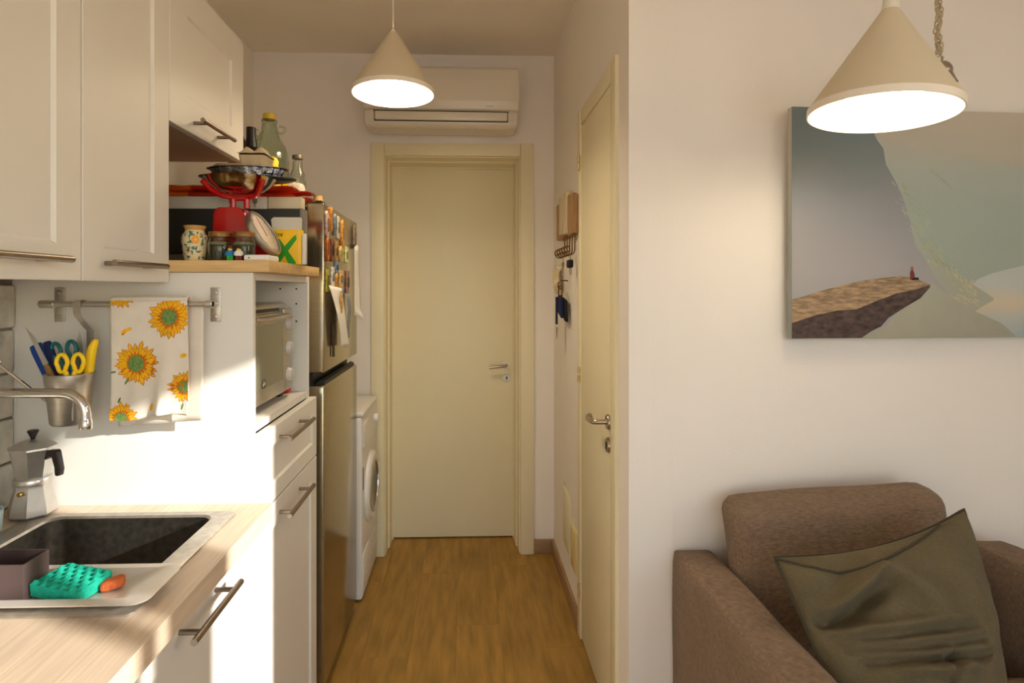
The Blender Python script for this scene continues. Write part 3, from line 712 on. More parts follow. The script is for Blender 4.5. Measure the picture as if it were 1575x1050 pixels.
# ================================================================== toaster oven in the niche
ov = thing('mini_oven', 'steel countertop oven with glass door and three knobs in the niche', 'oven', (-0.72, 1.57, 1.09))
obj('body', bbox(-0.93, -0.545, 1.375, 1.742, 1.108, 1.372, 0.012, 3), STEEL, ov)
fd = obj('door', bbox(-0.545, -0.528, 1.378, 1.664, 1.112, 1.345, 0.004), STEEL, ov)
obj('glass', bbox(-0.5285, -0.5265, 1.392, 1.65, 1.152, 1.318, 0), OVENGL, fd)
obj('handle', tubes(([(-0.528, 1.392, 1.334), (-0.508, 1.392, 1.334), (-0.506, 1.40, 1.334), (-0.506, 1.645, 1.334), (-0.508, 1.652, 1.334), (-0.528, 1.652, 1.334)], 0.007), seg=10), STEEL, fd)
obj('gap', bbox(-0.5445, -0.543, 1.39, 1.66, 1.3475, 1.357, 0), BLACK, ov)
cp = obj('control_panel', bbox(-0.545, -0.530, 1.668, 1.738, 1.112, 1.355, 0.003), STEEL, ov)
for z in (1.31, 1.236, 1.158):
    k_ = obj('knob', lathed([(0.021, 0), (0.0205, 0.003), (0.018, 0.012), (0.016, 0.0135), (0, 0.0135)], (-0.530, 1.703, z), 20, 'X'), KNOBM, cp)
    obj('grip', bbox(-0.5175, -0.511, 1.700, 1.706, z - 0.015, z + 0.015, 0.002), KNOBM, k_)
for xx, yy in ((-0.57, 1.40), (-0.57, 1.72), (-0.9, 1.40), (-0.9, 1.72)):
    obj('foot', bbox(xx - 0.015, xx + 0.015, yy - 0.015, yy + 0.015, 1.09, 1.109, 0.002), BLACK, ov)
obj('logo_oval', lathed([(0, -0.0004), (0.013, -0.0004), (0.013, 0.0006)], (-0.5262, 1.49, 1.164), 20, 'X'), INK, fd)
obj('logo_mark', boxes([(-0.5257, -0.5252, 1.481, 1.485, 1.159, 1.166), (-0.5257, -0.5252, 1.4875, 1.4915, 1.160, 1.167), (-0.5257, -0.5252, 1.494, 1.4985, 1.161, 1.168)]), PAPER, fd)
pk = thing('packet', 'green and red packet squeezed between the oven and niche side', 'packet', (-0.56, 1.775, 1.09))
obj('wrapper', softbox(-0.70, -0.548, 1.757, 1.790, 1.095, 1.325, 0.012, n=6, wob=0.002), GREENPK, pk)
obj('band', softbox(-0.702, -0.546, 1.755, 1.792, 1.0905, 1.108, 0.006, n=4), REDPK, pk); obj('label_strip', softbox(-0.701, -0.547, 1.7555, 1.7915, 1.235, 1.25, 0.006, n=4), PAPER, pk)

# ================================================================== fridge
fr = thing('fridge', 'tall brushed steel fridge freezer with magnets on its upper door', 'fridge', (-0.8, 2.21, 0))
obj('body', bbox(-1.08, -0.545, 1.935, 2.495, 0.03, 1.695, 0.006), FRSIDE, fr)
obj('recess', bbox(-0.545, -0.52, 1.94, 2.49, 1.07, 1.135, 0), FRDARK, fr)
obj('upper_door', bbox(-0.54, -0.48, 1.93, 2.50, 1.127, 1.703, 0.006, 3), FRIDGE, fr)
obj('lower_door', bbox(-0.54, -0.48, 1.93, 2.50, 0.055, 1.083, 0.006, 3), FRIDGE, fr)
bm = bmesh.new(); prism(bm, [(-0.52, 1.083), (-0.486, 1.083), (-0.486, 1.094), (-0.50, 1.1)], 'Y', 1.96, 2.47); obj('grip_recess', bm, FRDARK, fr)
obj('hinge_cover', bbox(-0.56, -0.49, 1.935, 1.99, 1.703, 1.712, 0.002), BLACK, fr)
for yy in (1.98, 2.45): obj('foot', lathed([(0, 0), (0.02, 0), (0.02, 0.03), (0, 0.03)], (-0.56, yy, 0.0), 12), BLACK, fr)
obj('kick_plate', bbox(-0.55, -0.53, 1.94, 2.49, 0.0, 0.05, 0), FRDARK, fr)

FX = -0.4795
def mg(rgb): return M('magnet_%d_%d_%d' % rgb, tuple(int(v * 0.86 + 12) for v in rgb), 0.4, var=0.6, scale=70)
mags = [(1.955, 1.63, 0.022, 0.05, (206, 170, 156), 'pinkish diamond-shaped magnet at the top near edge of the fridge door', 'd'),
        (2.005, 1.655, 0.012, 0.045, (214, 132, 28), 'tall orange magnet beside the diamond-shaped magnet', 'o'),
        (2.065, 1.645, 0.016, 0.04, (112, 128, 140), 'grey-blue magnet second row top of fridge door', 'o'),
        (2.125, 1.64, 0.018, 0.042, (196, 184, 160), 'cream magnet with a dark picture on the fridge door', 'r'),
        (2.19, 1.625, 0.02, 0.055, (206, 140, 50), 'long amber leaf-shaped magnet on the fridge door', 'o'),
        (1.955, 1.548, 0.022, 0.042, (172, 84, 24), 'rusty orange magnet in the middle row of the fridge door', 'o'),
        (2.03, 1.55, 0.02, 0.04, (112, 58, 32), 'dark brown magnet in the middle row of the fridge door', 'r'),
        (2.095, 1.55, 0.02, 0.035, (166, 122, 76), 'tan magnet in the middle row of the fridge door', 'r'),
        (2.16, 1.545, 0.018, 0.03, (196, 170, 90), 'straw yellow magnet near the far middle of the fridge door', 'o'),
        (2.27, 1.548, 0.02, 0.032, (206, 204, 140), 'pale lime square magnet near the far edge of the fridge door', 'r'),
        (2.10, 1.492, 0.026, 0.022, (104, 132, 156), 'small blue magnet below the tan magnet', 'r'),
        (1.957, 1.44, 0.017, 0.038, (176, 168, 44), 'olive green rectangular magnet low on the near edge', 'r'),
        (2.035, 1.455, 0.02, 0.035, (226, 222, 212), 'white framed magnet above the paper sheet', 'r'),
        (2.09, 1.442, 0.018, 0.03, (214, 150, 60), 'orange magnet holding the paper sheet', 'o'),
        (2.17, 1.45, 0.022, 0.032, (224, 184, 120), 'peach coloured magnet beside the paper sheet', 'r'),
        (2.29, 1.44, 0.024, 0.045, (150, 110, 92), 'brown pink magnet at the far edge of the fridge door', 'r'),
        (2.19, 1.39, 0.02, 0.024, (60, 110, 170), 'bright blue magnet above the hanging photo strip', 'o')]
for (y, z, hy, hz, rgb, lb, kd) in mags:
    bm = bmesh.new()
    if kd == 'r': prism(bm, [(y - hy, z - hz), (y + hy, z - hz), (y + hy, z + hz), (y - hy, z + hz)], 'X', FX, FX + 0.006)
    elif kd == 'd': prism(bm, [(y - hy, z - hz * 0.5), (y, z - hz), (y + hy, z - hz * 0.4), (y + hy, z + hz * 0.8), (y - hy * 0.3, z + hz), (y - hy, z + hz * 0.7)], 'X', FX, FX + 0.007)
    else: prism(bm, [(y + hy * math.cos(2 * PI * k / 12), z + hz * math.sin(2 * PI * k / 12)) for k in range(12)], 'X', FX, FX + 0.009)
    bevel(bm, 0.0015, 1)
    mt = mg(rgb); m2 = M('magnet_motif', tuple(int(v * 0.55) for v in rgb), 0.4, var=0.4, scale=120)
    r = thing('fridge_magnet', lb, 'magnet', (FX, y, z - hz), 'magnets on the fridge door')
    obj('plate', bm, mt, r)
    obj('motif', prismed([(y + hy * 0.5 * math.cos(2 * PI * k / 8 + 0.4), z + hz * 0.5 * math.sin(2 * PI * k / 8 + 0.4)) for k in range(8)], 'X', FX + 0.0055, FX + 0.0098), m2, r)
def sheet(name, label, pts_fn, nu, nv, mat, cat='paper'):
    bm = bmesh.new(); surf(bm, pts_fn, nu, nv); o = obj(name, bm, mat); s = o.modifiers.new('thickness', 'SOLIDIFY'); s.thickness = 0.0006; s.offset = 0
    return tag(o, label, cat)
sh = sheet('paper_sheet', 'long white paper sheet pinned by magnets to the fridge door', lambda u, v: Vector((FX + 0.011 + 0.010 * v * (0.5 + u) + 0.02 * math.sin(v * 2.2) * (1 - u), 1.945 + 0.095 * v + u * (0.20 - 0.03 * v), 1.425 - 0.225 * v - 0.01 * u)), 8, 14, PAPER)
st = sheet('photo_strip', 'blue grey photo strip hanging under the bright blue magnet', lambda u, v: Vector((FX + 0.008 + 0.004 * math.sin(v * 5), 2.245 + 0.06 * u + 0.02 * v, 1.385 - 0.17 * v)), 4, 10, M('photo_print', (120, 130, 140), 0.4, var=0.5, scale=60), 'photo')
pb = obj('paper_clip_note', prismed([(2.07, 1.33), (2.098, 1.325), (2.10, 1.40), (2.072, 1.405)], 'X', FX + 0.022, FX + 0.026), mg((214, 160, 70))); tag(pb, 'narrow amber magnet clip on the white paper sheet', 'magnet', 'magnets on the fridge door')
pc_ = sheet('paper_sheet', 'pale paper sheet curling off the far edge of the fridge door', lambda u, v: Vector((FX + 0.006 + 0.012 * u * (0.4 + v) + 0.028 * max(0, v - 0.85) * 6 * u, 2.42 + 0.055 * u, 1.60 - 0.30 * v - 0.03 * u * v)), 6, 12, PAPER)
pg = obj('fridge_magnet', prismed([(2.41, 1.60), (2.45, 1.585), (2.455, 1.655), (2.43, 1.685), (2.41, 1.67)], 'X', FX, FX + 0.008, 0.001), mg((120, 100, 76))); tag(pg, 'grey brown magnet holding the curling sheet at the far edge', 'magnet', 'magnets on the fridge door')
pn = obj('pencil', tubes(([(FX + 0.006, 2.037, 1.17), (FX + 0.006, 2.03, 1.29)], 0.0045), seg=8), M('dark_pencil', (70, 48, 30), 0.5)); tag(pn, 'dark thin stick hanging below the white sheet on the fridge', 'pen')

# ================================================================== washing machine
wm = thing('washing_machine', 'white front-loading washing machine beyond the fridge', 'washing machine', (-0.78, 2.77, 0))
obj('body', bbox(-1.05, -0.468, 2.56, 2.965, 0.01, 0.835, 0.012, 3), WHITE, wm)
obj('top', bbox(-1.05, -0.462, 2.558, 2.968, 0.8355, 0.858, 0.008, 3), WHITE, wm)
obj('control_panel', prismed([(-0.468, 0.70), (-0.458, 0.70), (-0.468, 0.835)], 'Y', 2.565, 2.96), WHITE, wm)
obj('program_knob', lathed([(0.022, 0), (0.021, 0.018), (0.018, 0.022), (0, 0.022)], (-0.463, 2.87, 0.765), 20, 'X'), WHITE, wm)
obj('drawer_front', bbox(-0.468, -0.462, 2.58, 2.70, 0.72, 0.80, 0.002), WHITE, wm)
dwr = obj('door_ring', lathed([(0.165, 0), (0.162, 0.014), (0.15, 0.022), (0.125, 0.02), (0.12, 0.008)], (-0.467, 2.775, 0.46), 40, 'X'), WHITE, wm)
obj('door_glass', lathed([(0.122, 0.006), (0.118, 0.02), (0.09, 0.012), (0.06, 0.004), (0, 0.0)], (-0.467, 2.775, 0.46), 40, 'X'), GLASSD, dwr)
obj('door_rim', lathed([(0.126, 0.018), (0.123, 0.0235), (0.112, 0.0235), (0.110, 0.016)], (-0.467, 2.775, 0.46), 40, 'X'), STEEL, dwr)
obj('door_handle', bbox(-0.462, -0.44, 2.885, 2.915, 0.40, 0.53, 0.006), WHITE, dwr)
obj('energy_label', bbox(-0.468, -0.4665, 2.575, 2.60, 0.50, 0.60, 0), M('grey_sticker', (120, 118, 120), 0.5), wm)
obj('kick_panel', bbox(-0.469, -0.464, 2.57, 2.955, 0.03, 0.21, 0.003), WHITE, wm)
for z in (0.07, 0.1, 0.13, 0.16): obj('groove', bbox(-0.4645, -0.4635, 2.59, 2.94, z, z + 0.004, 0), GREYBOX, wm)
for yy in (2.6, 2.93): obj('foot', lathed([(0, 0), (0.018, 0), (0.018, 0.012), (0, 0.012)], (-0.5, yy, 0), 10), BLACK, wm)

# ================================================================== air conditioner
ac = thing('air_conditioner', 'white wall air conditioner mounted above the end door', 'air conditioner', (-0.125, YB, 2.225))
AX0, AX1, AZ0, AZ1 = -0.513, 0.263, 2.222, 2.527
obj('body', softbox(AX0, AX1, 2.83, YB - 0.001, AZ0, AZ1, 0.03, n=14), ACW, ac)
bm = bmesh.new(); prism(bm, [(2.832, 2.302), (2.813, 2.306), (2.806, 2.35), (2.806, 2.45), (2.814, 2.505), (2.832, 2.524), (2.845, 2.524), (2.845, 2.302)], 'X', AX0 + 0.002, AX1 - 0.002); bevel(bm, 0.006, 2)
obj('front_panel', bm, ACW, ac)
fl = obj('louver', prismed([(2.829, 2.252), (2.822, 2.256), (2.820, 2.294), (2.829, 2.297)], 'X', AX0 + 0.06, AX1 - 0.058, 0.001), ACW, ac)
obj('slot', boxes([(AX0 + 0.056, AX1 - 0.054, 2.8275, 2.8300, 2.2475, 2.2515), (AX0 + 0.0555, AX0 + 0.0595, 2.8275, 2.83, 2.2475, 2.30), (AX1 - 0.0575, AX1 - 0.0535, 2.8275, 2.83, 2.2475, 2.30), (AX0 + 0.05, AX1 - 0.05, 2.8275, 2.83, 2.2975, 2.301)]), FRDARK, ac)
for xx in (-0.255, 0.02): obj('clip', bbox(xx, xx + 0.02, 2.85, 2.87, 2.218, 2.224, 0.001), GREYBOX, ac)
ac.rotation_euler = (0, 0.005, 0)
obj('badge', bbox(0.10, 0.135, 2.8058, 2.807, 2.318, 2.324, 0), GREYBOX, ac)

# ================================================================== pendant lamps
def pendant(bulb, label, x, y, zr, R=0.147, H=0.212, tilt=0.0, tallcap=False):
    p = thing('pendant_lamp', label, 'lamp', (x, y, zr), 'cone pendant lamps')
    lip = 0.016; rot = Matrix.Rotation(math.radians(tilt), 3, 'Y')
    def sh(name, prof, mat, seg=64, angle=38):
        bm = lathed(prof, (x, y, zr), seg); bmesh.ops.rotate(bm, verts=bm.verts[:], cent=(x, y, zr + H * 0.5), matrix=rot); return obj(name, bm, mat, p, angle=angle)
    sh('shade', [(R, lip), (0.016, H)], LAMPOUT, angle=80)
    sh('rim', [(R - 0.002, 0.0), (R + 0.0005, 0.0), (R + 0.001, 0.003), (R + 0.001, lip), (R - 0.001, lip + 0.001)], LAMPRING)
    sh('reflector', [(R - 0.002, 0.0), (R - 0.004, lip), (0.10, 0.075), (0.09, 0.078)], LAMPIN, angle=80)
    sh('diffuser', [(0.105, 0.066), (0.06, 0.062), (0, 0.060)], BULB[bulb], 48)
    sh('cap', [(0, H + 0.035), (0.013, H + 0.035), (0.015, H + 0.03), (0.0175, H - 0.004), (0, H - 0.004)] if tallcap else [(0, H + 0.012), (0.007, H + 0.010), (0.010, H + 0.003), (0.0165, H - 0.004), (0, H - 0.004)], CORD, 20)
    top = rot @ Vector((0, 0, H * 0.5 + (0.03 if tallcap else 0.008))) + Vector((x, y, zr + H * 0.5))
    obj('cord', tubes(([top, (top.x, y, ZC - 0.025)], 0.003), seg=8), CORD, p)
    obj('ceiling_rose', lathed([(0, -0.03), (0.02, -0.03), (0.045, -0.02), (0.05, 0.0), (0, 0)], (top.x, y, ZC), 24), CORD, p)
pendant('corridor', 'cream cone pendant lamp hanging in the corridor before the air conditioner', -0.263, 2.05, 2.112, 0.147, 0.222)
pendant('near', 'cream cone pendant lamp hanging in front of the canvas picture', 0.946, 1.245, 1.804, 0.147, 0.238, 5.0, True)

# chain with a round bell behind the near lamp
ch = thing('hanging_chain', 'twisted metal chain with a shiny round bell behind the cone lamp', 'chain', (1.218, 1.42, 1.93))
bm = bmesh.new(); z = 2.02; k = 0
while z < ZC - 0.01:
    a = k * 0.9; dx, dy = math.cos(a), math.sin(a); lp_ = []
    for s in range(10):
        t_ = 2 * PI * s / 10; lp_.append((1.218 + 0.0075 * math.cos(t_) * dx, 1.42 + 0.0075 * math.cos(t_) * dy, z + 0.010 * math.sin(t_)))
    tube(bm, lp_, 0.0018, 5, closed=True)
    lp_ = []
    for s in range(10):
        t_ = 2 * PI * s / 10; lp_.append((1.218 - 0.0075 * math.cos(t_) * dy + 0.005 * dx, 1.42 + 0.0075 * math.cos(t_) * dx, z + 0.006 + 0.010 * math.sin(t_)))
    tube(bm, lp_, 0.0018, 5, closed=True)
    z += 0.013; k += 1
obj('chain', bm, M('aged_metal', (196, 180, 148), 0.5, 0.3), ch)
bm = bmesh.new(); tube(bm, [(1.218 + 0.011 * math.cos(2 * PI * s / 16), 1.42, 2.008 + 0.011 * math.sin(2 * PI * s / 16)) for s in range(16)], 0.0028, 8, closed=True); obj('ring', bm, NICKEL, ch)
bm = bmesh.new(); bmesh.ops.create_uvsphere(bm, u_segments=24, v_segments=14, radius=0.027, matrix=Matrix.Translation((1.222, 1.42, 1.972))); obj('bell', bm, NICKEL, ch)
obj('bell_skirt', lathed([(0.026, 0.0), (0.034, -0.022), (0.037, -0.028), (0.034, -0.027), (0.024, 0.0)], (1.222, 1.42, 1.967), 24), NICKEL, ch)

# ================================================================== canvas picture
def ramp_mat(name, stops, axis='Z', rough=0.85, noise=0.06, scale=30, stretch=(1, 1, 1)):
    m = bpy.data.materials.new(name); m.use_nodes = True; n = m.node_tree.nodes; l = m.node_tree.links; b = n['Principled BSDF']
    b.inputs['Roughness'].default_value = rough; b.inputs['Specular IOR Level'].default_value = 0.2
    tc = n.new('ShaderNodeTexCoord'); sp_ = n.new('ShaderNodeSeparateXYZ'); l.new(tc.outputs['Object'], sp_.inputs[0])
    mp = n.new('ShaderNodeMapping'); l.new(tc.outputs['Object'], mp.inputs[0]); mp.inputs['Scale'].default_value = stretch
    ns = n.new('ShaderNodeTexNoise'); ns.inputs['Scale'].default_value = scale; ns.inputs['Detail'].default_value = 8; l.new(mp.outputs[0], ns.inputs['Vector'])
    mr = n.new('ShaderNodeMapRange'); l.new(ns.outputs[0], mr.inputs[0]); mr.inputs[3].default_value = -noise; mr.inputs[4].default_value = noise
    ad = n.new('ShaderNodeMath'); l.new(sp_.outputs[axis], ad.inputs[0]); l.new(mr.outputs[0], ad.inputs[1])
    rp = n.new('ShaderNodeValToRGB'); l.new(ad.outputs[0], rp.inputs[0])
    els = rp.color_ramp.elements
    while len(els) < len(stops): els.new(0.5)
    for e, (p, c) in zip(els, stops): e.position = p; e.color = (*lin(c), 1)
    l.new(rp.outputs[0], b.inputs['Base Color'])
    return m
# local picture frame: x along the canvas (0..PWD), z up (0..PHT), y out of the wall
PWD, PHT = 1.10, 0.668
pic = thing('canvas_picture', 'wide canvas print of a person sitting on a rock ledge above a fjord', 'picture', (0.935, 1.62, 1.268))
pic.rotation_euler = (0, 0, math.atan(0.045))
Psky = ramp_mat('print_sky', [(0.0, (158, 164, 158)), (0.30, (160, 166, 156)), (0.50, (184, 182, 168)), (0.668, (198, 188, 174))], noise=0.04, scale=3)
Pcliff = ramp_mat('print_cliff', [(0.0, (156, 158, 160)), (0.20, (164, 162, 164)), (0.36, (152, 154, 158)), (0.52, (134, 142, 142)), (0.66, (118, 134, 138))], noise=0.08, scale=4)  # darker blue-grey top has the pendant lamp's shadow in its colour
Pmid = ramp_mat('print_far_slope', [(0.0, (160, 168, 156)), (0.2, (162, 172, 160)), (0.36, (166, 178, 168)), (0.48, (174, 182, 172)), (0.57, (188, 184, 172))], noise=0.07, scale=5, stretch=(1, 1, 1.6))
Pmid2 = ramp_mat('print_low_slope', [(0.0, (162, 160, 144)), (0.1, (168, 168, 152)), (0.25, (166, 172, 160))], noise=0.09, scale=22)
Pgold = ramp_mat('print_lit_ridge', [(0.0, (184, 180, 150)), (0.16, (198, 192, 152)), (0.3, (186, 190, 164)), (0.44, (182, 188, 170))], noise=0.1, scale=34)
Plake = ramp_mat('print_lake', [(0.0, (164, 178, 178)), (0.06, (184, 188, 180)), (0.10, (206, 192, 168)), (0.16, (188, 194, 190)), (0.3, (190, 190, 178))], noise=0.03, scale=6)
Prock = M('print_rock_top', (156, 132, 104), 0.85, var=0.45, scale=60, stretch=(0.6, 1, 2.4), detail=14)
Prockd = M('print_rock_shade', (78, 64, 60), 0.85, var=0.5, scale=60, stretch=(0.8, 1, 1.5), detail=14)
Pperson = M('print_red_coat', (122, 50, 46), 0.85); Pskin = M('print_head', (150, 104, 80), 0.85); Pleg = M('print_dark_legs', (46, 40, 48), 0.85)
bm = bbox(0, PWD, -0.022, -0.002, 0, PHT, 0.002); lp('canvas', bm, Psky, pic)
def lay(name, pts, mat, depth):
    # pts are taken in thousandths of the visible print: x 0..985 over 0.746 m, y 0..945 downward over 0.668 m
    bm = bmesh.new(); prism(bm, [(min(px * 0.746 / 985.0, PWD), max(0.001, PHT - py * PHT / 950.0)) for px, py in pts], 'Y', -0.0222 - depth, -0.0222 - depth + 0.0002)
    return obj(name, bm, mat, pic, local=True, smooth=False)
lay('print_far_slope', [(300, 95), (345, 105), (400, 120), (450, 145), (500, 160), (600, 180), (720, 200), (820, 215), (985, 235), (1100, 240), (1100, 620), (985, 640), (900, 660), (820, 680), (760, 710), (740, 740), (720, 850), (300, 850)], Pmid, 0.0003)
lay('print_lake', [(740, 735), (760, 705), (820, 680), (900, 660), (985, 640), (1452, 600), (1452, 950), (880, 950), (700, 845)], Plake, 0.0006)
lay('print_low_slope', [(420, 560), (520, 600), (600, 640), (700, 700), (770, 745), (830, 785), (825, 795), (780, 820), (750, 840), (800, 862), (860, 890), (900, 925), (925, 950), (280, 950)], Pmid2, 0.0009)
rg = random.Random(11); bm = bmesh.new()
def sliver(cx, cy, L, w, ang):
    q = []
    for du, dv in ((-L, 0), (-L * 0.3, -w), (L, 0), (L * 0.2, w)):
        px = cx + du * math.cos(ang) - dv * math.sin(ang); py = cy + du * math.sin(ang) + dv * math.cos(ang); q.append((px * 0.746 / 985.0, max(0.002, PHT - py * PHT / 950.0)))
    prism(bm, q, 'Y', -0.0222 - 0.0012, -0.0222 - 0.0010)
path = [(425, 300), (470, 380), (510, 460), (535, 540), (580, 610), (650, 670), (700, 720), (760, 770)]
for i in range(150):
    k = rg.uniform(0, len(path) - 1.001); j = int(k); f_ = k - j; px = path[j][0] + (path[j + 1][0] - path[j][0]) * f_ + rg.gauss(4, 22); py = path[j][1] + (path[j + 1][1] - path[j][1]) * f_ + rg.gauss(0, 18)
    sliver(px, py, rg.uniform(6, 20), rg.uniform(1, 3), rg.uniform(0.5, 1.1))
for i in range(50): sliver(rg.uniform(560, 760), 0.45 * rg.uniform(-40, 60) + 790, rg.uniform(8, 22), rg.uniform(1, 3), rg.uniform(0.2, 0.7))
for i in range(22):
    f_ = rg.random(); sliver(570 + 160 * f_ + rg.gauss(0, 8), 245 + 150 * f_ + rg.gauss(0, 8), rg.uniform(4, 12), rg.uniform(1, 2), 0.7)
tag(obj('print_lit_ridge', bm, Pgold, pic, local=True, smooth=False), kind='stuff')
lay('print_cliff', [(0, 0), (290, 0), (290, 92), (330, 100), (345, 130), (370, 165), (380, 230), (400, 265), (430, 320), (455, 380), (480, 470), (500, 560), (540, 620), (580, 690), (640, 770), (660, 860), (640, 950), (0, 950)], Pcliff, 0.00095)
lay('print_low_slope', [(280, 945), (380, 900), (420, 850), (520, 780), (570, 720), (620, 760), (700, 810), (760, 845), (830, 880), (890, 920), (920, 948), (280, 948)], Pmid2, 0.0013)
lay('print_rock', [(0, 790), (60, 772), (130, 750), (200, 730), (280, 712), (360, 700), (440, 692), (490, 700), (530, 715), (562, 728), (560, 742), (500, 752), (400, 790), (300, 835), (200, 850), (100, 870), (0, 905)], Prock, 0.0018)
lay('print_rock_shade', [(0, 885), (90, 855), (180, 835), (260, 830), (330, 800), (420, 765), (500, 748), (562, 730), (555, 745), (520, 785), (460, 820), (390, 865), (360, 900), (320, 920), (280, 948), (0, 948)], Prockd, 0.0021)
lay('print_person', [(478, 706), (478, 680), (482, 668), (490, 668), (495, 682), (497, 698), (512, 702), (512, 708)], Pperson, 0.0024)
lay('print_person_head', [(481, 669), (481, 656), (486, 651), (491, 656), (491, 669)], Pskin, 0.0025)
lay('print_person_legs', [(480, 710), (494, 698), (512, 698), (514, 708)], Pleg, 0.0026)

# ================================================================== armchair
arm = thing('armchair', 'grey brown fabric armchair against the white wall', 'armchair', (1.12, 1.2, 0))
SW = 1.622
obj('armrest', softbox(0.59, 0.715, 0.72, SW, 0.06, 0.664, 0.022, n=14, bulge=0.004, wob=0.0012), SOFA, arm)
obj('armrest', softbox(1.462, 1.59, 0.72, SW, 0.06, 0.678, 0.022, n=14, bulge=0.004, wob=0.0012), SOFA, arm)
obj('back_frame', softbox(0.716, 1.461, 1.51, SW, 0.06, 0.60, 0.022, n=10), SOFA, arm)
obj('seat_frame', softbox(0.716, 1.461, 0.74, 1.499, 0.06, 0.27, 0.02, n=8), SOFA, arm)
obj('seat_cushion', softbox(0.720, 1.457, 0.73, 1.40, 0.275, 0.44, 0.045, n=14, bulge=0.02), SOFA, arm)
bm = softbox(-0.292, 0.292, -0.062, 0.062, 0, 0.405, 0.045, n=20, bulge=0.012, wob=0.0015)
for v in bm.verts:
    t_ = v.co.z / 0.40
    v.co.z += t_ * (0.012 * (v.co.x / 0.3) - 0.012 * math.cos(v.co.x * 4.4 + 0.3)) + 0.01
    v.co.y += 0.10 * t_
    v.co.x *= 1 - 0.03 * math.sin(PI * t_) + 0.02 * t_ ** 6
bmesh.ops.translate(bm, verts=bm.verts[:], vec=(1.005, 1.435, 0.440)); obj('back_cushion', bm, SOFA, arm)
for xx in (0.65, 1.53):
    for yy in (0.78, 1.57): obj('foot', bbox(xx - 0.025, xx + 0.025, yy - 0.025, yy + 0.025, 0, 0.062, 0.004), BLACK, arm)

# crumpled cushion
def pillow_mesh(bm):
    A = Vector((0.695, 1.255, 0.806)); B = Vector((1.218, 1.345, 0.872)); Cc = Vector((1.055, 1.065, 0.52)); D = Vector((0.742, 0.985, 0.482))
    nrm = (B - A).cross(D - A).normalized()
    if nrm.y > 0: nrm = -nrm
    ex, ey = (B - A).normalized(), (D - A).normalized()
    def ridge(s, t, line, w, h):
        best = 9.0; kk = 0.0; n = len(line) - 1
        for i in range(n):
            (s0, t0), (s1, t1) = line[i], line[i + 1]; dx, dy = s1 - s0, t1 - t0
            k = max(0.0, min(1.0, ((s - s0) * dx + (t - t0) * dy) / (dx * dx + dy * dy))); d = math.hypot(s - s0 - k * dx, t - t0 - k * dy)
            if d < best: best = d; kk = (i + k) / n
        return h * math.exp(-(best / w) ** 2) * (0.3 + 0.7 * math.sin(PI * (0.12 + 0.76 * kk)))
    folds = (([(0.37, 0.140), (0.23, 0.235), (0.10, 0.298)], 0.040, 0.034), ([(0.36, 0.145), (0.45, 0.245), (0.58, 0.42)], 0.050, 0.026),
             ([(0.37, 0.25), (0.26, 0.285), (0.16, 0.33)], 0.045, -0.030), ([(-0.02, 0.325), (0.10, 0.342), (0.18, 0.34)], 0.042, -0.034),
             ([(0.22, 0.13), (0.12, 0.21), (0.02, 0.235)], 0.060, -0.010), ([(0.05, 0.13), (0.10, 0.16)], 0.08, 0.012), ([(0.60, 0.18), (0.74, 0.42)], 0.08, -0.010),
             ([(0.06, 0.375), (0.30, 0.425), (0.78, 0.49)], 0.030, 0.014), ([(0.04, 0.405), (0.30, 0.462), (0.79, 0.527)], 0.026, -0.020),
             ([(0.08, 0.435), (0.40, 0.497), (0.82, 0.555)], 0.026, 0.014), ([(0.10, 0.462), (0.40, 0.533), (0.82, 0.590)], 0.024, -0.022),
             ([(0.14, 0.495), (0.44, 0.560), (0.84, 0.615)], 0.026, 0.016), ([(0.16, 0.525), (0.46, 0.595), (0.84, 0.648)], 0.026, -0.026),
             ([(0.3, 0.585), (0.46, 0.63), (0.70, 0.66)], 0.03, 0.02), ([(0.62, 0.60), (0.54, 0.70)], 0.03, -0.02), ([(0.80, 0.30), (0.93, 0.55)], 0.05, 0.010))
    def pt(s, t, side):
        p = A.lerp(B, s).lerp(D.lerp(Cc, s), t)
        es, et = 4 * s * (1 - s), 4 * t * (1 - t)
        th = 0.080 * (es ** 0.42) * (et ** 0.42)
        p = p + ex * et * (1 - es) * (0.004 if s < 0.5 else 0.014) + ey * 0.030 * es * (1 - et) * (1 if t < 0.5 else -1)
        f = 0.0
        if side > 0:
            for q in folds: f += 1.25 * ridge(s, t, *q)
            f += 0.003 * math.sin(11 * s + 4 * t) * et + 0.0025 * math.sin(19 * t - 7 * s) * es + 0.0015 * math.sin(37 * s + 21 * t)
        edge = min(s, 1 - s, t, 1 - t); f *= min(1, edge / 0.05)
        return p + nrm * ((th + f) if side > 0 else -th * 0.5)
    N = 96
    surf(bm, lambda s, t: pt(s, t, 1), N, N); surf(bm, lambda s, t: pt(s, t, -1), N, N)
    bmesh.ops.remove_doubles(bm, verts=bm.verts[:], dist=0.0004)
    return pt
cs = thing('cushion', 'crumpled dark olive green cushion slumped on the armchair', 'cushion', (0.98, 1.15, 0.45))
bm = bmesh.new(); pt_ = pillow_mesh(bm); obj('cover', bm, PILLOW, cs, angle=180)
edge = [pt_(k / 40, 0, 1) for k in range(41)] + [pt_(1, k / 40, 1) for k in range(1, 41)] + [pt_(1 - k / 40, 1, 1) for k in range(1, 41)] + [pt_(0, 1 - k / 40, 1) for k in range(1, 40)]
bm = bmesh.new(); tube(bm, edge, 0.0035, 6, closed=True); obj('piping', bm, PIPING, cs)
sp_pts = [(0.0, 0.012), (0.06, 0.055), (0.13, 0.10), (0.20, 0.128), (0.30, 0.132), (0.45, 0.105), (0.60, 0.065), (0.72, 0.03), (0.82, 0.006)]
seam = []
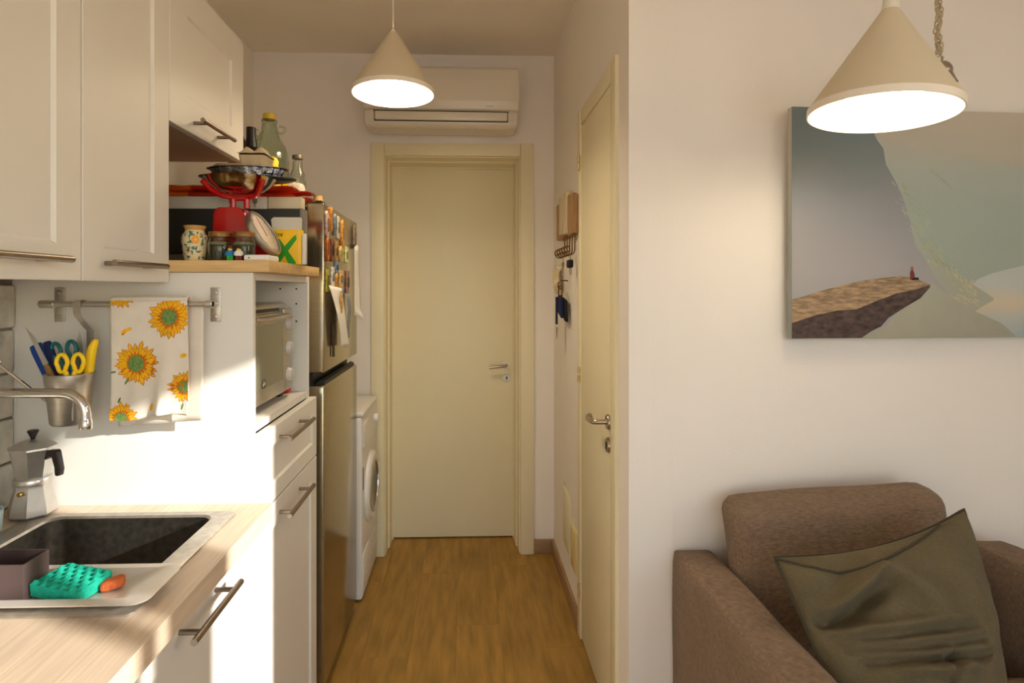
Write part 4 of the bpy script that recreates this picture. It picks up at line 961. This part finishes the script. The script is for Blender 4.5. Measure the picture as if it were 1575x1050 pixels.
for (s0, t0), (s1, t1) in zip(sp_pts, sp_pts[1:]):
    for k in range(6): seam.append(pt_(s0 + (s1 - s0) * k / 6, t0 + (t1 - t0) * k / 6, 1) + Vector((0, -0.001, 0.001)))
bm = bmesh.new(); tube(bm, seam, 0.003, 6); obj('flap_seam', bm, PIPING, cs)
# ================================================================== key rack and things on the corridor wall
kr = thing('key_rack', 'driftwood key rack with curled wire hooks on the corridor wall', 'key rack', (XC, 2.5, 1.55))
obj('back_board', bbox(XC - 0.008, XC, 2.35, 2.70, 1.64, 1.72, 0.002), KWOOD, kr)
for y0, y1, z0, z1, mt in ((2.665, 2.735, 1.645, 1.815, KWOOD), (2.56, 2.63, 1.66, 1.835, KWOODW), (2.44, 2.53, 1.655, 1.84, KWOODW), (2.35, 2.43, 1.64, 1.815, KWOOD), (2.29, 2.345, 1.64, 1.80, KWOOD)):
    obj('slat', bbox(XC - 0.03 - random.random() * 0.01, XC - 0.008, y0, y1, z0, z1, 0.003), mt, kr)
for i, yy in enumerate((2.33, 2.39, 2.45, 2.51, 2.57)):
    pts = [(XC - 0.018, yy, 1.66), (XC - 0.02, yy, 1.60)]
    for k in range(0, 9):
        a = PI * k / 8; pts.append((XC - 0.02 - 0.022 * (1 - math.cos(a)) , yy + 0.004 * k / 8, 1.575 - 0.022 * math.sin(a)))
    for k in range(1, 12):
        a = 1.7 * PI * k / 11; pts.append((XC - 0.052 - 0.012 * math.cos(a), yy + 0.004, 1.578 + 0.012 * math.sin(a)))
    obj('hook', tubes((pts, 0.0028), seg=6), WIRE, kr)
def keys(label, y, z, x, n, seedv, group):
    r_ = random.Random(seedv); t = thing('key_bunch', label, 'keys', (x, y, z), group)
    bm = bmesh.new(); tube(bm, [(x, y + 0.016 * math.cos(2 * PI * s / 14), z - 0.012 + 0.016 * math.sin(2 * PI * s / 14)) for s in range(14)], 0.0015, 6, closed=True); obj('key_ring', bm, KEYM, t)
    for i in range(n):
        a = math.radians(r_.uniform(-28, 28)); xx = x - 0.006 + 0.004 * i
        hd_ = [(0.011 * math.cos(2 * PI * s / 10), -0.035 + 0.012 * math.sin(2 * PI * s / 10)) for s in range(10)]
        bm = bmesh.new(); prism(bm, hd_, 'X', xx, xx + 0.002); prism(bm, [(-0.0035, -0.045), (0.0035, -0.045), (0.0045, -0.07), (0.0015, -0.085), (-0.0035, -0.085)], 'X', xx, xx + 0.002)
        bmesh.ops.rotate(bm, verts=bm.verts[:], cent=(0, 0, 0), matrix=Matrix.Rotation(a, 3, 'X')); bmesh.ops.translate(bm, verts=bm.verts[:], vec=(0, y, z)); obj('key', bm, KEYM, t)
    return t
t = keys('bunch of keys with a dark fob on the near wire hook', 2.36, 1.555, XC - 0.035, 4, 3, 'key bunches on the wall')
obj('fob', softbox(XC - 0.047, XC - 0.024, 2.33, 2.385, 1.50, 1.535, 0.008, n=4), DARKF, t)
t = keys('bunch of keys hanging on the middle wire hook', 2.52, 1.555, XC - 0.035, 3, 5, 'key bunches on the wall')
hp_ = thing('knit_cap', 'pale cream knitted cap hanging on the corridor wall', 'cap', (XC, 2.77, 1.42))
bm = bmesh.new(); surf(bm, lambda u, v: Vector((XC - 0.002 - 0.045 * math.sin(PI * v) ** 0.6 * (0.6 + 0.4 * math.sin(PI * u)), 2.695 + 0.14 * u + 0.02 * math.sin(9 * v), 1.52 - 0.13 * v - 0.015 * math.sin(7 * u))), 16, 16)
obj('knit', bm, HATM, hp_)
obj('peg', tubes(([(XC, 2.765, 1.515), (XC - 0.02, 2.765, 1.515), (XC - 0.024, 2.765, 1.525)], 0.004), seg=8), WHITE, hp_)
lk = thing('key_pouch', 'navy blue key pouch with strap and keys on a wall hook', 'pouch', (XC, 2.61, 1.2))
obj('hook', tubes(([(XC, 2.60, 1.45), (XC - 0.03, 2.60, 1.452), (XC - 0.045, 2.60, 1.44), (XC - 0.045, 2.60, 1.42), (XC - 0.03, 2.60, 1.41)], 0.003), seg=8), WIRE, lk)
bm = bmesh.new(); tube(bm, [(XC - 0.036, 2.60 + 0.045 * math.cos(2 * PI * s / 18), 1.395 + 0.035 * math.sin(2 * PI * s / 18)) for s in range(18)], 0.003, 6, closed=True); obj('cord_loop', bm, WIRE, lk)
obj('flap', prismed([(2.69, 1.335), (2.61, 1.385), (2.54, 1.36), (2.53, 1.28), (2.60, 1.30)], 'X', XC - 0.045, XC - 0.03, 0.003), NAVY, lk)
obj('flap', prismed([(2.62, 1.375), (2.52, 1.36), (2.50, 1.265), (2.55, 1.27)], 'X', XC - 0.028, XC - 0.016, 0.003), DARKF, lk)
obj('strap', bbox(XC - 0.052, XC - 0.046, 2.605, 2.64, 1.245, 1.375, 0.002), NAVY, lk)
obj('strap_end', bbox(XC - 0.053, XC - 0.045, 2.604, 2.641, 1.235, 1.248, 0.001), PAPER, lk)
for i, a in enumerate((-14, 4, 16)):
    bm = bmesh.new(); prism(bm, [(-0.008, 0), (0.008, 0), (0.01, -0.018), (0.004, -0.024), (0.004, -0.055), (-0.004, -0.055), (-0.004, -0.024), (-0.01, -0.018)], 'X', XC - 0.052 + i * 0.003, XC - 0.050 + i * 0.003)
    bmesh.ops.rotate(bm, verts=bm.verts[:], cent=(0, 0, 0), matrix=Matrix.Rotation(math.radians(a), 3, 'X')); bmesh.ops.translate(bm, verts=bm.verts[:], vec=(0, 2.622, 1.236)); obj('key', bm, KEYM, lk)
ap = thing('access_panel', 'cream flat access panel low on the corridor wall', 'panel', (XC, 2.6, 0.2))
obj('cover', bbox(XC - 0.006, XC, 2.53, 2.70, 0.205, 0.47, 0.002), CREAM, ap)
for yy, zz in ((2.705, 0.485), (2.66, 0.49)): obj('screw', lathed([(0, -0.002), (0.004, -0.001), (0.005, 0)], (XC - 0.001, yy, zz), 8, 'X'), BRASS, ap)
ap2 = thing('wall_vent_cover', 'small yellowish cover plate low beside the narrow door', 'panel', (XC, 2.42, 0.2))
obj('cover', bbox(XC - 0.01, XC, 2.375, 2.475, 0.205, 0.375, 0.002), M('yellowed_plastic', (222, 200, 140), 0.5), ap2)
obj('frame', boxes([(XC - 0.003, XC, 2.365, 2.485, 0.195, 0.385)]), CREAM, ap2)

# ================================================================== clutter on the oak board (top at z = 1.478)
ZB = 1.478
# painted vase
vs = thing('vase', 'small painted ceramic vase with green leaves and an orange flower', 'vase', (-0.665, 1.41, ZB))
VP = [(0, 0), (0.021, 0), (0.0225, 0.003), (0.026, 0.02), (0.0295, 0.045), (0.0305, 0.057), (0.028, 0.065), (0.0225, 0.072), (0.021, 0.077), (0.024, 0.084), (0.0245, 0.087), (0.022, 0.087), (0.018, 0.078), (0.018, 0.07), (0, 0.06)]
obj('body', lathed(VP, (-0.665, 1.41, ZB), 32), CERAM, vs)
obj('rim', lathed([(0.0212, 0.0765), (0.0246, 0.0845), (0.0252, 0.0875), (0.0215, 0.0877)], (-0.665, 1.41, ZB), 32), VRIM, vs)
def vrad(z):
    for (r0, z0), (r1, z1) in zip(VP[1:9], VP[2:10]):
        if z0 <= z <= z1: return r0 + (r1 - r0) * (z - z0) / max(1e-6, z1 - z0)
    return 0.022
def vpaint(n, mat, name, seed, zr, size):
    r_ = random.Random(seed); bm = bmesh.new()
    for i in range(n):
        a = r_.uniform(PI, 2 * PI); z = r_.uniform(*zr); tl = r_.uniform(0, PI); q = []
        for k in range(7):
            t_ = 2 * PI * k / 7; du = size * math.cos(t_); dv = size * 0.42 * math.sin(t_); pu = du * math.cos(tl) - dv * math.sin(tl); pv = du * math.sin(tl) + dv * math.cos(tl)
            zz = min(max(z + pv, 0.004), 0.074); rr = vrad(zz) + 0.0003 + 0.00004 * (i % 5); aa = a + pu / rr
            q.append(bm.verts.new((-0.665 + rr * math.cos(aa), 1.41 + rr * math.sin(aa), ZB + zz)))
        bm.faces.new(q)
    obj(name, bm, mat, vs, smooth=False)
vpaint(46, VGREEN, 'leaf_print', 1, (0.008, 0.072), 0.0052); vpaint(14, VBLUE, 'leaf_print', 2, (0.01, 0.07), 0.004)
bm = bmesh.new()
for k in range(9):
    a = 2 * PI * k / 9; q = []
    for s in range(6):
        t_ = 2 * PI * s / 6; pu = 0.0055 * math.cos(a) + 0.0045 * math.cos(t_); pv = 0.0065 * math.sin(a) + 0.0045 * math.sin(t_); zz = 0.052 + pv; rr = vrad(zz) + 0.0006 + k * 0.00003; aa = math.radians(-62) + pu / rr
        q.append(bm.verts.new((-0.665 + rr * math.cos(aa), 1.41 + rr * math.sin(aa), ZB + zz)))
    bm.faces.new(q)
obj('flower_print', bm, VORANGE, vs, smooth=False)
# jars
for xj, r, lb, fill in ((-0.605, 0.028, 'glass jar of dark herbs beside the painted vase', HERB), (-0.546, 0.027, 'glass jar of herbs and pale leaves nearer the scale dial', HERB)):
    j = thing('glass_jar', lb, 'jar', (xj, 1.412, ZB), 'herb jars on the oak board')
    c = (xj, 1.412, ZB)
    obj('glass', lathed([(0, 0), (r - 0.003, 0), (r, 0.004), (r, 0.045), (r - 0.004, 0.056), (r - 0.004, 0.062), (r - 0.0055, 0.062), (r - 0.0055, 0.056), (r - 0.002, 0.045), (r - 0.002, 0.004), (0, 0.002)], c, 28), GLASS, j)
    obj('contents', lathed([(0, 0.003), (r - 0.0035, 0.004), (r - 0.0035, 0.036), (r * 0.6, 0.040), (0, 0.041)], c, 20), fill, j)
    obj('pale_leaves', lathed([(r * 0.9, 0.041), (r * 0.8, 0.047), (r * 0.5, 0.049), (0, 0.046)], c, 9), HERBG, j)
    obj('lid', lathed([(r - 0.003, 0.060), (r - 0.0015, 0.061), (r - 0.0015, 0.071), (r - 0.003, 0.073), (0, 0.073)], c, 28), LIDB, j)
def toy(label, x, y, leg, torso, hair):
    t = thing('toy_figure', label, 'toy', (x, y, ZB), 'toy figures before the jars')
    for s in (-1, 1): obj('leg', bbox(x + s * 0.0036 - 0.0033, x + s * 0.0036 + 0.0033, y - 0.0035, y + 0.0035, ZB, ZB + 0.012, 0.0005), leg, t)
    bm = bmesh.new(); prism(bm, [(x - 0.0072, ZB + 0.0121), (x + 0.0072, ZB + 0.0121), (x + 0.005, ZB + 0.024), (x - 0.005, ZB + 0.024)], 'Y', y - 0.0035, y + 0.0035); obj('torso', bm, torso, t)
    for s in (-1, 1): obj('arm', tubes(([(x + s * 0.0065, y, ZB + 0.0225), (x + s * 0.009, y, ZB + 0.018), (x + s * 0.009, y - 0.004, ZB + 0.0135)], 0.002), seg=6), torso, t)
    obj('head', lathed([(0, 0), (0.0045, 0.0005), (0.005, 0.002), (0.005, 0.007), (0.004, 0.009), (0, 0.009)], (x, y, ZB + 0.0242), 14), TOYY, t)
    obj('hair', lathed([(0.0055, 0.004), (0.0058, 0.008), (0.004, 0.011), (0, 0.012)], (x, y + 0.0005, ZB + 0.0242), 12), hair, t)
toy('small toy figure with blue top and green legs before the jars', -0.560, 1.362, TOYG, TOYB, TOYR)
toy('small toy figure with white top and dark hair before the jars', -0.540, 1.363, TOYR, TOYW, BLACK)
wf = thing('flat_dish', 'flat white rectangular dish in front of the yellow box', 'dish', (-0.475, 1.40, ZB))
obj('dish', bbox(-0.525, -0.467, 1.352, 1.43, ZB, ZB + 0.014, 0.004, 3), WHITE, wf); obj('mark', lathed([(0, 0), (0.002, 0), (0.002, 0.0005)], (-0.512, 1.3515, ZB + 0.007), 8, 'Y'), LEAFG, wf)

# red kitchen scale
ks = thing('kitchen_scale', 'red retro kitchen scale carrying a steel bowl', 'scale', (-0.58, 1.47, ZB))
bm = bmesh.new(); prism(bm, [(-0.648, ZB), (-0.500, ZB), (-0.504, ZB + 0.012), (-0.572, ZB + 0.138), (-0.582, ZB + 0.142), (-0.632, ZB + 0.142), (-0.645, ZB + 0.13)], 'Y', 1.462, 1.522); bevel(bm, 0.004, 2)
obj('body', bm, RED, ks)
dc = Vector((-0.523, 1.480, ZB + 0.076)); dn = Vector((0.863, -0.05, 0.50)).normalized(); q = dn.to_track_quat('Z', 'Y').to_matrix().to_4x4(); mtx = Matrix.Translation(dc) @ q
def dialpart(prof, seg=40):
    bm = lathed(prof, (0, 0, 0), seg); bmesh.ops.transform(bm, matrix=mtx, verts=bm.verts[:]); return bm
dl = obj('dial_rim', dialpart([(0, -0.010), (0.061, -0.010), (0.064, -0.004), (0.064, 0.006), (0.060, 0.009), (0.057, 0.006)]), STEEL, ks)
obj('dial_face', dialpart([(0, 0.0045), (0.0575, 0.0045), (0.058, 0.003)]), DIAL, dl)
bm = bmesh.new(); box(bm, -0.001, 0.001, -0.01, 0.045, 0.0046, 0.0055); bmesh.ops.transform(bm, matrix=mtx, verts=bm.verts[:]); obj('pointer', bm, RED, dl)
bm = bmesh.new()
for k in range(40):
    a = 2 * PI * k / 40; m_ = Matrix.Rotation(a, 4, 'Z'); vv, _ = box(bm, -0.0006, 0.0006, 0.050 if k % 5 else 0.045, 0.056, 0.0046, 0.005); bmesh.ops.transform(bm, matrix=mtx @ m_, verts=vv)
obj('tick_marks', bm, INK, dl)
BC = (-0.582, 1.478, 1.655)
obj('stem', tubes(([(-0.60, 1.478, ZB + 0.141), (-0.60, 1.478, 1.648)], 0.008), ([(-0.565, 1.478, ZB + 0.141), (-0.565, 1.478, 1.648)], 0.008)), RED, ks)
bm = bmesh.new()
for s in (-1, 1):
    tube(bm, [(BC[0] + s * 0.012, 1.478, 1.646), (BC[0] + s * 0.045, 1.47, 1.652), (BC[0] + s * 0.062, 1.445, 1.664), (BC[0] + s * 0.074, 1.43, 1.682)], 0.0075, 8)
tube(bm, [(BC[0] - 0.02, 1.478, 1.647), (BC[0] + 0.02, 1.478, 1.647)], 0.009, 8)
obj('cradle', bm, RED, ks)
bw = obj('steel_bowl', lathed([(0, 0.0), (0.03, 0.0), (0.055, 0.008), (0.075, 0.022), (0.086, 0.037), (0.089, 0.038), (0.085, 0.036), (0.073, 0.022), (0.05, 0.009), (0, 0.003)], (BC[0], 1.482, 1.6565), 40), BOWLS)
tag(bw, 'shiny steel bowl resting on the red scale', 'bowl')
pl = obj('black_pan_lid', lathed([(0, 0), (0.105, 0.0), (0.12, 0.004), (0.127, 0.007), (0.127, 0.0095), (0.118, 0.007), (0.10, 0.003), (0, 0.003)], (0, 0, 0), 48), PANB); pl.location = (-0.577, 1.515, 1.6955); pl.rotation_euler = (0, math.radians(1.5), 0); pl.scale = (1, 0.42, 1)
tag(pl, 'wide flat black pan lid lying across the steel bowl', 'lid')
ft = thing('foil_tray', 'dark crinkled foil baking tray on top of the black lid', 'tray', (-0.577, 1.515, 1.7015))
bm = bmesh.new(); R_ = []
def crk(r, z, amp, n=48): return [((r + amp * (1 if k % 2 else -1)) * math.cos(2 * PI * k / n) * 1.12, (r + amp * (1 if k % 2 else -1)) * math.sin(2 * PI * k / n) * 0.55, z) for k in range(n)]
loft(bm, [crk(0.07, 0.0, 0.0), crk(0.074, 0.001, 0.001), crk(0.083, 0.024, 0.004), crk(0.094, 0.025, 0.001), crk(0.094, 0.0262, 0.001), crk(0.082, 0.0262, 0.0022), crk(0.072, 0.003, 0.001)])
bmesh.ops.translate(bm, verts=bm.verts[:], vec=(-0.577, 1.515, 1.7015)); obj('pan', bm, FOIL, ft)
# egg cartons
def carton(label, x, y, z, sx, sy):
    t = thing('egg_carton', label, 'egg carton', (x, y, z), 'egg cartons on the pile')
    bm = bmesh.new()
    loft(bm, [rrect(x - sx * 0.42, x + sx * 0.42, y - sy * 0.42, y + sy * 0.42, 0.008, z), rrect(x - sx * 0.5, x + sx * 0.5, y - sy * 0.5, y + sy * 0.5, 0.01, z + 0.030), rrect(x - sx * 0.48, x + sx * 0.48, y - sy * 0.48, y + sy * 0.48, 0.01, z + 0.030), rrect(x - sx * 0.4, x + sx * 0.4, y - sy * 0.4, y + sy * 0.4, 0.008, z + 0.003)])
    bm.faces.new(bm.verts[:28][::-1]); obj('base', bm, CARD, t)
    bm = bmesh.new()
    def lidp(u, v):
        e = min(1, 5 * min(u, 1 - u, v, 1 - v)); b_ = 0.5 - 0.5 * math.cos(u * 4 * PI)
        return Vector((x + (u - 0.5) * sx, y + (v - 0.5) * sy, z + 0.036 + (0.006 + 0.013 * b_) * e))
    surf(bm, lidp, 24, 16); o = obj('lid', bm, CARD, t, angle=180); s = o.modifiers.new('thickness', 'SOLIDIFY'); s.thickness = 0.002
    obj('lip_gap', bbox(x - sx * 0.46, x + sx * 0.46, y - sy * 0.46, y + sy * 0.46, z + 0.0305, z + 0.0355, 0.001), DARKF, t)  # dark filler stands for the shade between base and lid
carton('beige pulp egg carton on top of the foil tray', -0.556, 1.52, 1.7285, 0.070, 0.075)
kb = thing('paper_bag', 'crumpled kraft paper bag under the short wall cabinet', 'bag', (-0.66, 1.60, 1.7))
# red and orange pasta packets, box and dark appliance behind the scale
apn = thing('dark_appliance', 'dark box-shaped appliance lying behind the red scale', 'appliance', (-0.74, 1.66, ZB))
obj('casing', bbox(-1.0, -0.56, 1.6255, 1.775, ZB + 0.03, 1.632, 0.004), M('charcoal_casing', (40, 36, 34), 0.5, var=0.1), apn)
obj('side_panel', bbox(-1.0, -0.4595, 1.575, 1.625, ZB + 0.03, 1.632, 0.004), M('charcoal_panel', (44, 40, 37), 0.5, var=0.1), apn)
obj('front_frame', bbox(-0.459, -0.451, 1.573, 1.626, ZB + 0.004, 1.634, 0.002), M('grey_frame', (116, 110, 104), 0.4), apn)
obj('base', bbox(-1.0, -0.4595, 1.58, 1.622, ZB + 0.006, ZB + 0.0295, 0.003), M('grey_base', (120, 112, 100), 0.5), apn)
for xx, ys in ((-0.95, (1.60, 1.745)), (-0.6, (1.60, 1.745))): 
    for yy in ys: obj('foot', bbox(xx - 0.012, xx + 0.012, yy - 0.012, yy + 0.012, ZB, ZB + (0.006 if yy < 1.62 else 0.03), 0), BLACK, apn)
wb = thing('flat_box', 'flat greyish white cardboard box on the dark appliance', 'box', (-0.76, 1.65, 1.6325))
obj('carton', bbox(-0.99, -0.553, 1.588, 1.77, 1.6325, 1.667, 0.001), GREYBOX, wb)
def glassmark(xc):
    bm = bmesh.new(); prism(bm, [(xc - 0.007, 1.661), (xc + 0.007, 1.661), (xc + 0.006, 1.650), (xc + 0.0012, 1.646), (xc + 0.0012, 1.6395), (xc + 0.005, 1.638), (xc - 0.005, 1.638), (xc - 0.0012, 1.6395), (xc - 0.0012, 1.646), (xc - 0.006, 1.650)], 'Y', 1.5874, 1.5880); return bm
for xc in (-0.585, -0.605, -0.65): obj('fragile_mark', glassmark(xc), PRINTG, wb, smooth=False)
wb2 = tag(obj('small_box', bbox(-0.549, -0.458, 1.59, 1.624, 1.6345, 1.667, 0.001), M('cream_card', (214, 198, 166), 0.8)), 'small cream box beside the flat box on the dark appliance', 'box')
def packet(label, x0, x1, y, z, mat, hz=0.011, hy=0.03, rz=0.0, band=None):
    t = thing('pasta_packet', label, 'packet', ((x0 + x1) / 2, y, z - hz), 'long pasta packets on the flat box')
    n = 16; bm = bmesh.new()
    def p(u, v):
        a = 2 * PI * v; e = min(1, 9 * min(u, 1 - u)); fl = 0.25 + 0.75 * e ** 0.5
        return Vector((x0 + (x1 - x0) * u, y + hy * math.cos(a) * (1.05 - 0.05 * e) + 0.0015 * math.sin(u * 40 + v * 9) + rz * (u - 0.5), z + hz * math.sin(a) * fl + 0.001 * math.sin(u * 33 + 3 * v)))
    surf(bm, p, 30, n); bmesh.ops.remove_doubles(bm, verts=bm.verts[:], dist=1e-5); bmesh.ops.holes_fill(bm, edges=[e for e in bm.edges if e.is_boundary], sides=0)
    obj('wrapper', bm, mat, t)
    if band:
        bm = bmesh.new(); surf(bm, lambda u, v: p((band[0] + (band[1] - band[0]) * u), v) + Vector((0, 0.0006 * math.cos(2 * PI * v), 0.0008 * math.sin(2 * PI * v))), 10, n); obj('label_band', bm, PASTAO, t)
packet('red pasta packet at the bottom of the pile on the flat box', -0.93, -0.495, 1.655, 1.678, PASTA, 0.0105, 0.035, 0.01, (0.2, 0.34))
packet('orange banded pasta packet in the middle of the pile', -0.94, -0.49, 1.653, 1.6985, PASTA, 0.0095, 0.033, -0.02, (0.2, 0.36))
packet('dark red pasta packet behind the orange banded one', -0.92, -0.46, 1.722, 1.679, PASTA, 0.011, 0.027, 0.0, (0.72, 0.9))
packet('thin red pasta packet on top of the pile', -0.93, -0.465, 1.722, 1.6995, PASTA, 0.0085, 0.028, 0.02)
bm = softbox(-0.735, -0.61, 1.655, 1.735, 1.711, 1.775, 0.015, n=8, wob=0.004); obj('bag', bm, KRAFT, kb)
kb.location = (-0.66, 1.60, 1.7)
# yellow box with lettering
yb_ = thing('carton_box', 'yellow and white carton with a green cross mark on the board', 'box', (-0.4990, 1.51, ZB))
obj('flap', prismed([(-0.5260, 1.571), (-0.4470, 1.571), (-0.4465, 1.603), (-0.4510, 1.606), (-0.5220, 1.606), (-0.5290, 1.600)], 'Y', 1.5530, 1.5560), GREYBOX, yb_)
obj('carton', bbox(-0.5490, -0.4470, 1.5490, 1.5720, ZB, 1.572, 0.001), YELLOWP, yb_)
obj('side_strip', bbox(-0.4565, -0.4555, 1.5483, 1.5492, ZB + 0.001, 1.571, 0), GREYBOX, yb_)
def cross(bm):
    prism(bm, [(-0.5210, ZB + 0.001), (-0.5070, ZB + 0.001), (-0.4590, 1.546), (-0.4610, 1.558), (-0.4690, 1.552), (-0.4910, 1.527)], 'Y', 1.5480, 1.5490)
    prism(bm, [(-0.5170, 1.547), (-0.5050, 1.547), (-0.4610, ZB + 0.006), (-0.4610, ZB + 0.001), (-0.4810, ZB + 0.001), (-0.4930, 1.508)], 'Y', 1.5477, 1.5489)
bm = bmesh.new(); cross(bm); obj('green_cross', bm, GREENP, yb_, smooth=False)
text('lettering', 'elox', 0.019, (-0.5295, 1.5485, 1.5535), (PI / 2, 0, 0), INK, yb_, 0.25)
wbx = tag(obj('white_carton', bbox(-0.4455, -0.4370, 1.552, 1.566, ZB, 1.562, 0.001), PAPER), 'thin white carton standing at the end beside the yellow box', 'box')

# ================================================================== bottles on top of the fridge (z = 1.703)
ZF = 1.7035
def bottle(name, label, x, y, prof, mat, cap=None, capm=None, group=None, seg=32):
    t = thing(name, label, 'bottle', (x, y, ZF), group); obj('glass', lathed(prof, (x, y, ZF), seg), mat, t)
    if cap: obj('cap', lathed(cap, (x, y, ZF), 20), capm, t)
    return t
j = bottle('glass_jug', 'large greenish glass jug with ring handle and yellow cap', -0.742, 2.16,
       [(0, 0.004), (0.066, 0), (0.071, 0.008), (0.071, 0.19), (0.068, 0.215), (0.058, 0.245), (0.040, 0.275), (0.030, 0.30), (0.026, 0.335), (0.028, 0.338), (0.028, 0.344), (0.022, 0.345), (0.022, 0.335), (0.026, 0.30), (0.036, 0.275), (0.055, 0.243), (0.064, 0.215), (0.067, 0.19), (0.067, 0.010), (0, 0.008)],
       GLASSG, [(0, 0.367), (0.022, 0.367), (0.0235, 0.364), (0.0235, 0.345), (0, 0.345)], CORK, None, 40)
bm = bmesh.new(); tube(bm, [(-0.742 + 0.043 + 0.016 * math.cos(2 * PI * s / 16), 2.16, ZF + 0.308 + 0.014 * math.sin(2 * PI * s / 16)) for s in range(16)], 0.004, 8, closed=True); obj('ring_handle', bm, GLASSG, j)
WP = lambda k: [(0, 0.004), (0.034, 0), (0.038, 0.006), (0.038, 0.19 * k), (0.034, 0.215 * k), (0.018, 0.25 * k), (0.0145, 0.265 * k), (0.0135, 0.315 * k), (0.0145, 0.32 * k), (0, 0.32 * k)]
b_ = bottle('wine_bottle', 'dark wine bottle with black foil neck behind the egg carton', -0.765, 2.04, WP(0.87), GLASSK)
obj('foil', lathed([(0.0215, 0.21), (0.0205, 0.225), (0.0165, 0.245), (0.016, 0.282), (0, 0.283)], (-0.765, 2.04, ZF), 24), FOILB, b_)
bottle('glass_bottle', 'clear glass bottle behind the dark wine bottle', -0.845, 2.29, WP(1.0), GLASSG, [(0, 0.345), (0.016, 0.345), (0.016, 0.318), (0, 0.318)], GLASSG)
bottle('wine_bottle', 'brown glass bottle half hidden by the short wall cabinet', -0.868, 2.19, WP(1.16), GLASSB)
b_ = bottle('glass_bottle', 'small empty clear bottle with grey cap beside the jug', -0.628, 2.13, [(0, 0.003), (0.027, 0), (0.0295, 0.005), (0.0295, 0.115), (0.026, 0.135), (0.018, 0.155), (0.0165, 0.19), (0.0145, 0.19), (0.016, 0.155), (0.024, 0.133), (0.0275, 0.115), (0.0275, 0.007), (0, 0.005)], GLASS, [(0, 0.205), (0.019, 0.205), (0.0195, 0.203), (0.0195, 0.192), (0, 0.192)], M('grey_cap', (110, 100, 84), 0.4, 0.5))
def bagmesh(x0, x1, y0, y1, z0, z1, seed, amp):
    r_ = random.Random(seed); bm = softbox(x0, x1, y0, y1, z0, z1, min(x1 - x0, y1 - y0, z1 - z0) * 0.3, n=10)
    ph = [r_.uniform(0, 6) for _ in range(6)]
    for v in bm.verts:
        p = v.co; f = amp * (math.sin(p.x * 150 + ph[0]) + math.sin(p.z * 130 + p.x * 80 + ph[1]) + math.sin(p.y * 140 - p.z * 70 + ph[2]))
        k = (p.z - z0) / (z1 - z0); c_ = Vector(((x0 + x1) / 2, (y0 + y1) / 2, p.z)); v.co = c_ + (p - c_) * (1.0 - 0.45 * k * k) + Vector((f, f * 0.6, f * 0.4))
    return bm
tag(obj('snack_bag', bagmesh(-0.70, -0.645, 1.955, 2.02, ZF + 0.001, ZF + 0.165, 4, 0.0018), YELLOWP), 'tall crumpled yellow snack bag beside the jug', 'bag')
tag(obj('snack_bag', bagmesh(-0.665, -0.605, 2.03, 2.09, ZF + 0.001, ZF + 0.10, 9, 0.002), YELLOWP), 'lower yellow bag before the small clear bottle', 'bag')
tag(obj('plastic_bag', bagmesh(-0.632, -0.555, 1.95, 2.02, ZF + 0.001, ZF + 0.075, 6, 0.0022), PBAG), 'crumpled clear plastic bag on the near corner of the fridge top', 'bag')
tag(obj('small_jar', lathed([(0, 0), (0.018, 0), (0.02, 0.003), (0.02, 0.05), (0.017, 0.056), (0.017, 0.066), (0, 0.066)], (-0.57, 2.2, ZF), 20), M('amber_jar', (170, 136, 84), 0.3)), 'tiny amber jar to the right of the small clear bottle', 'jar')
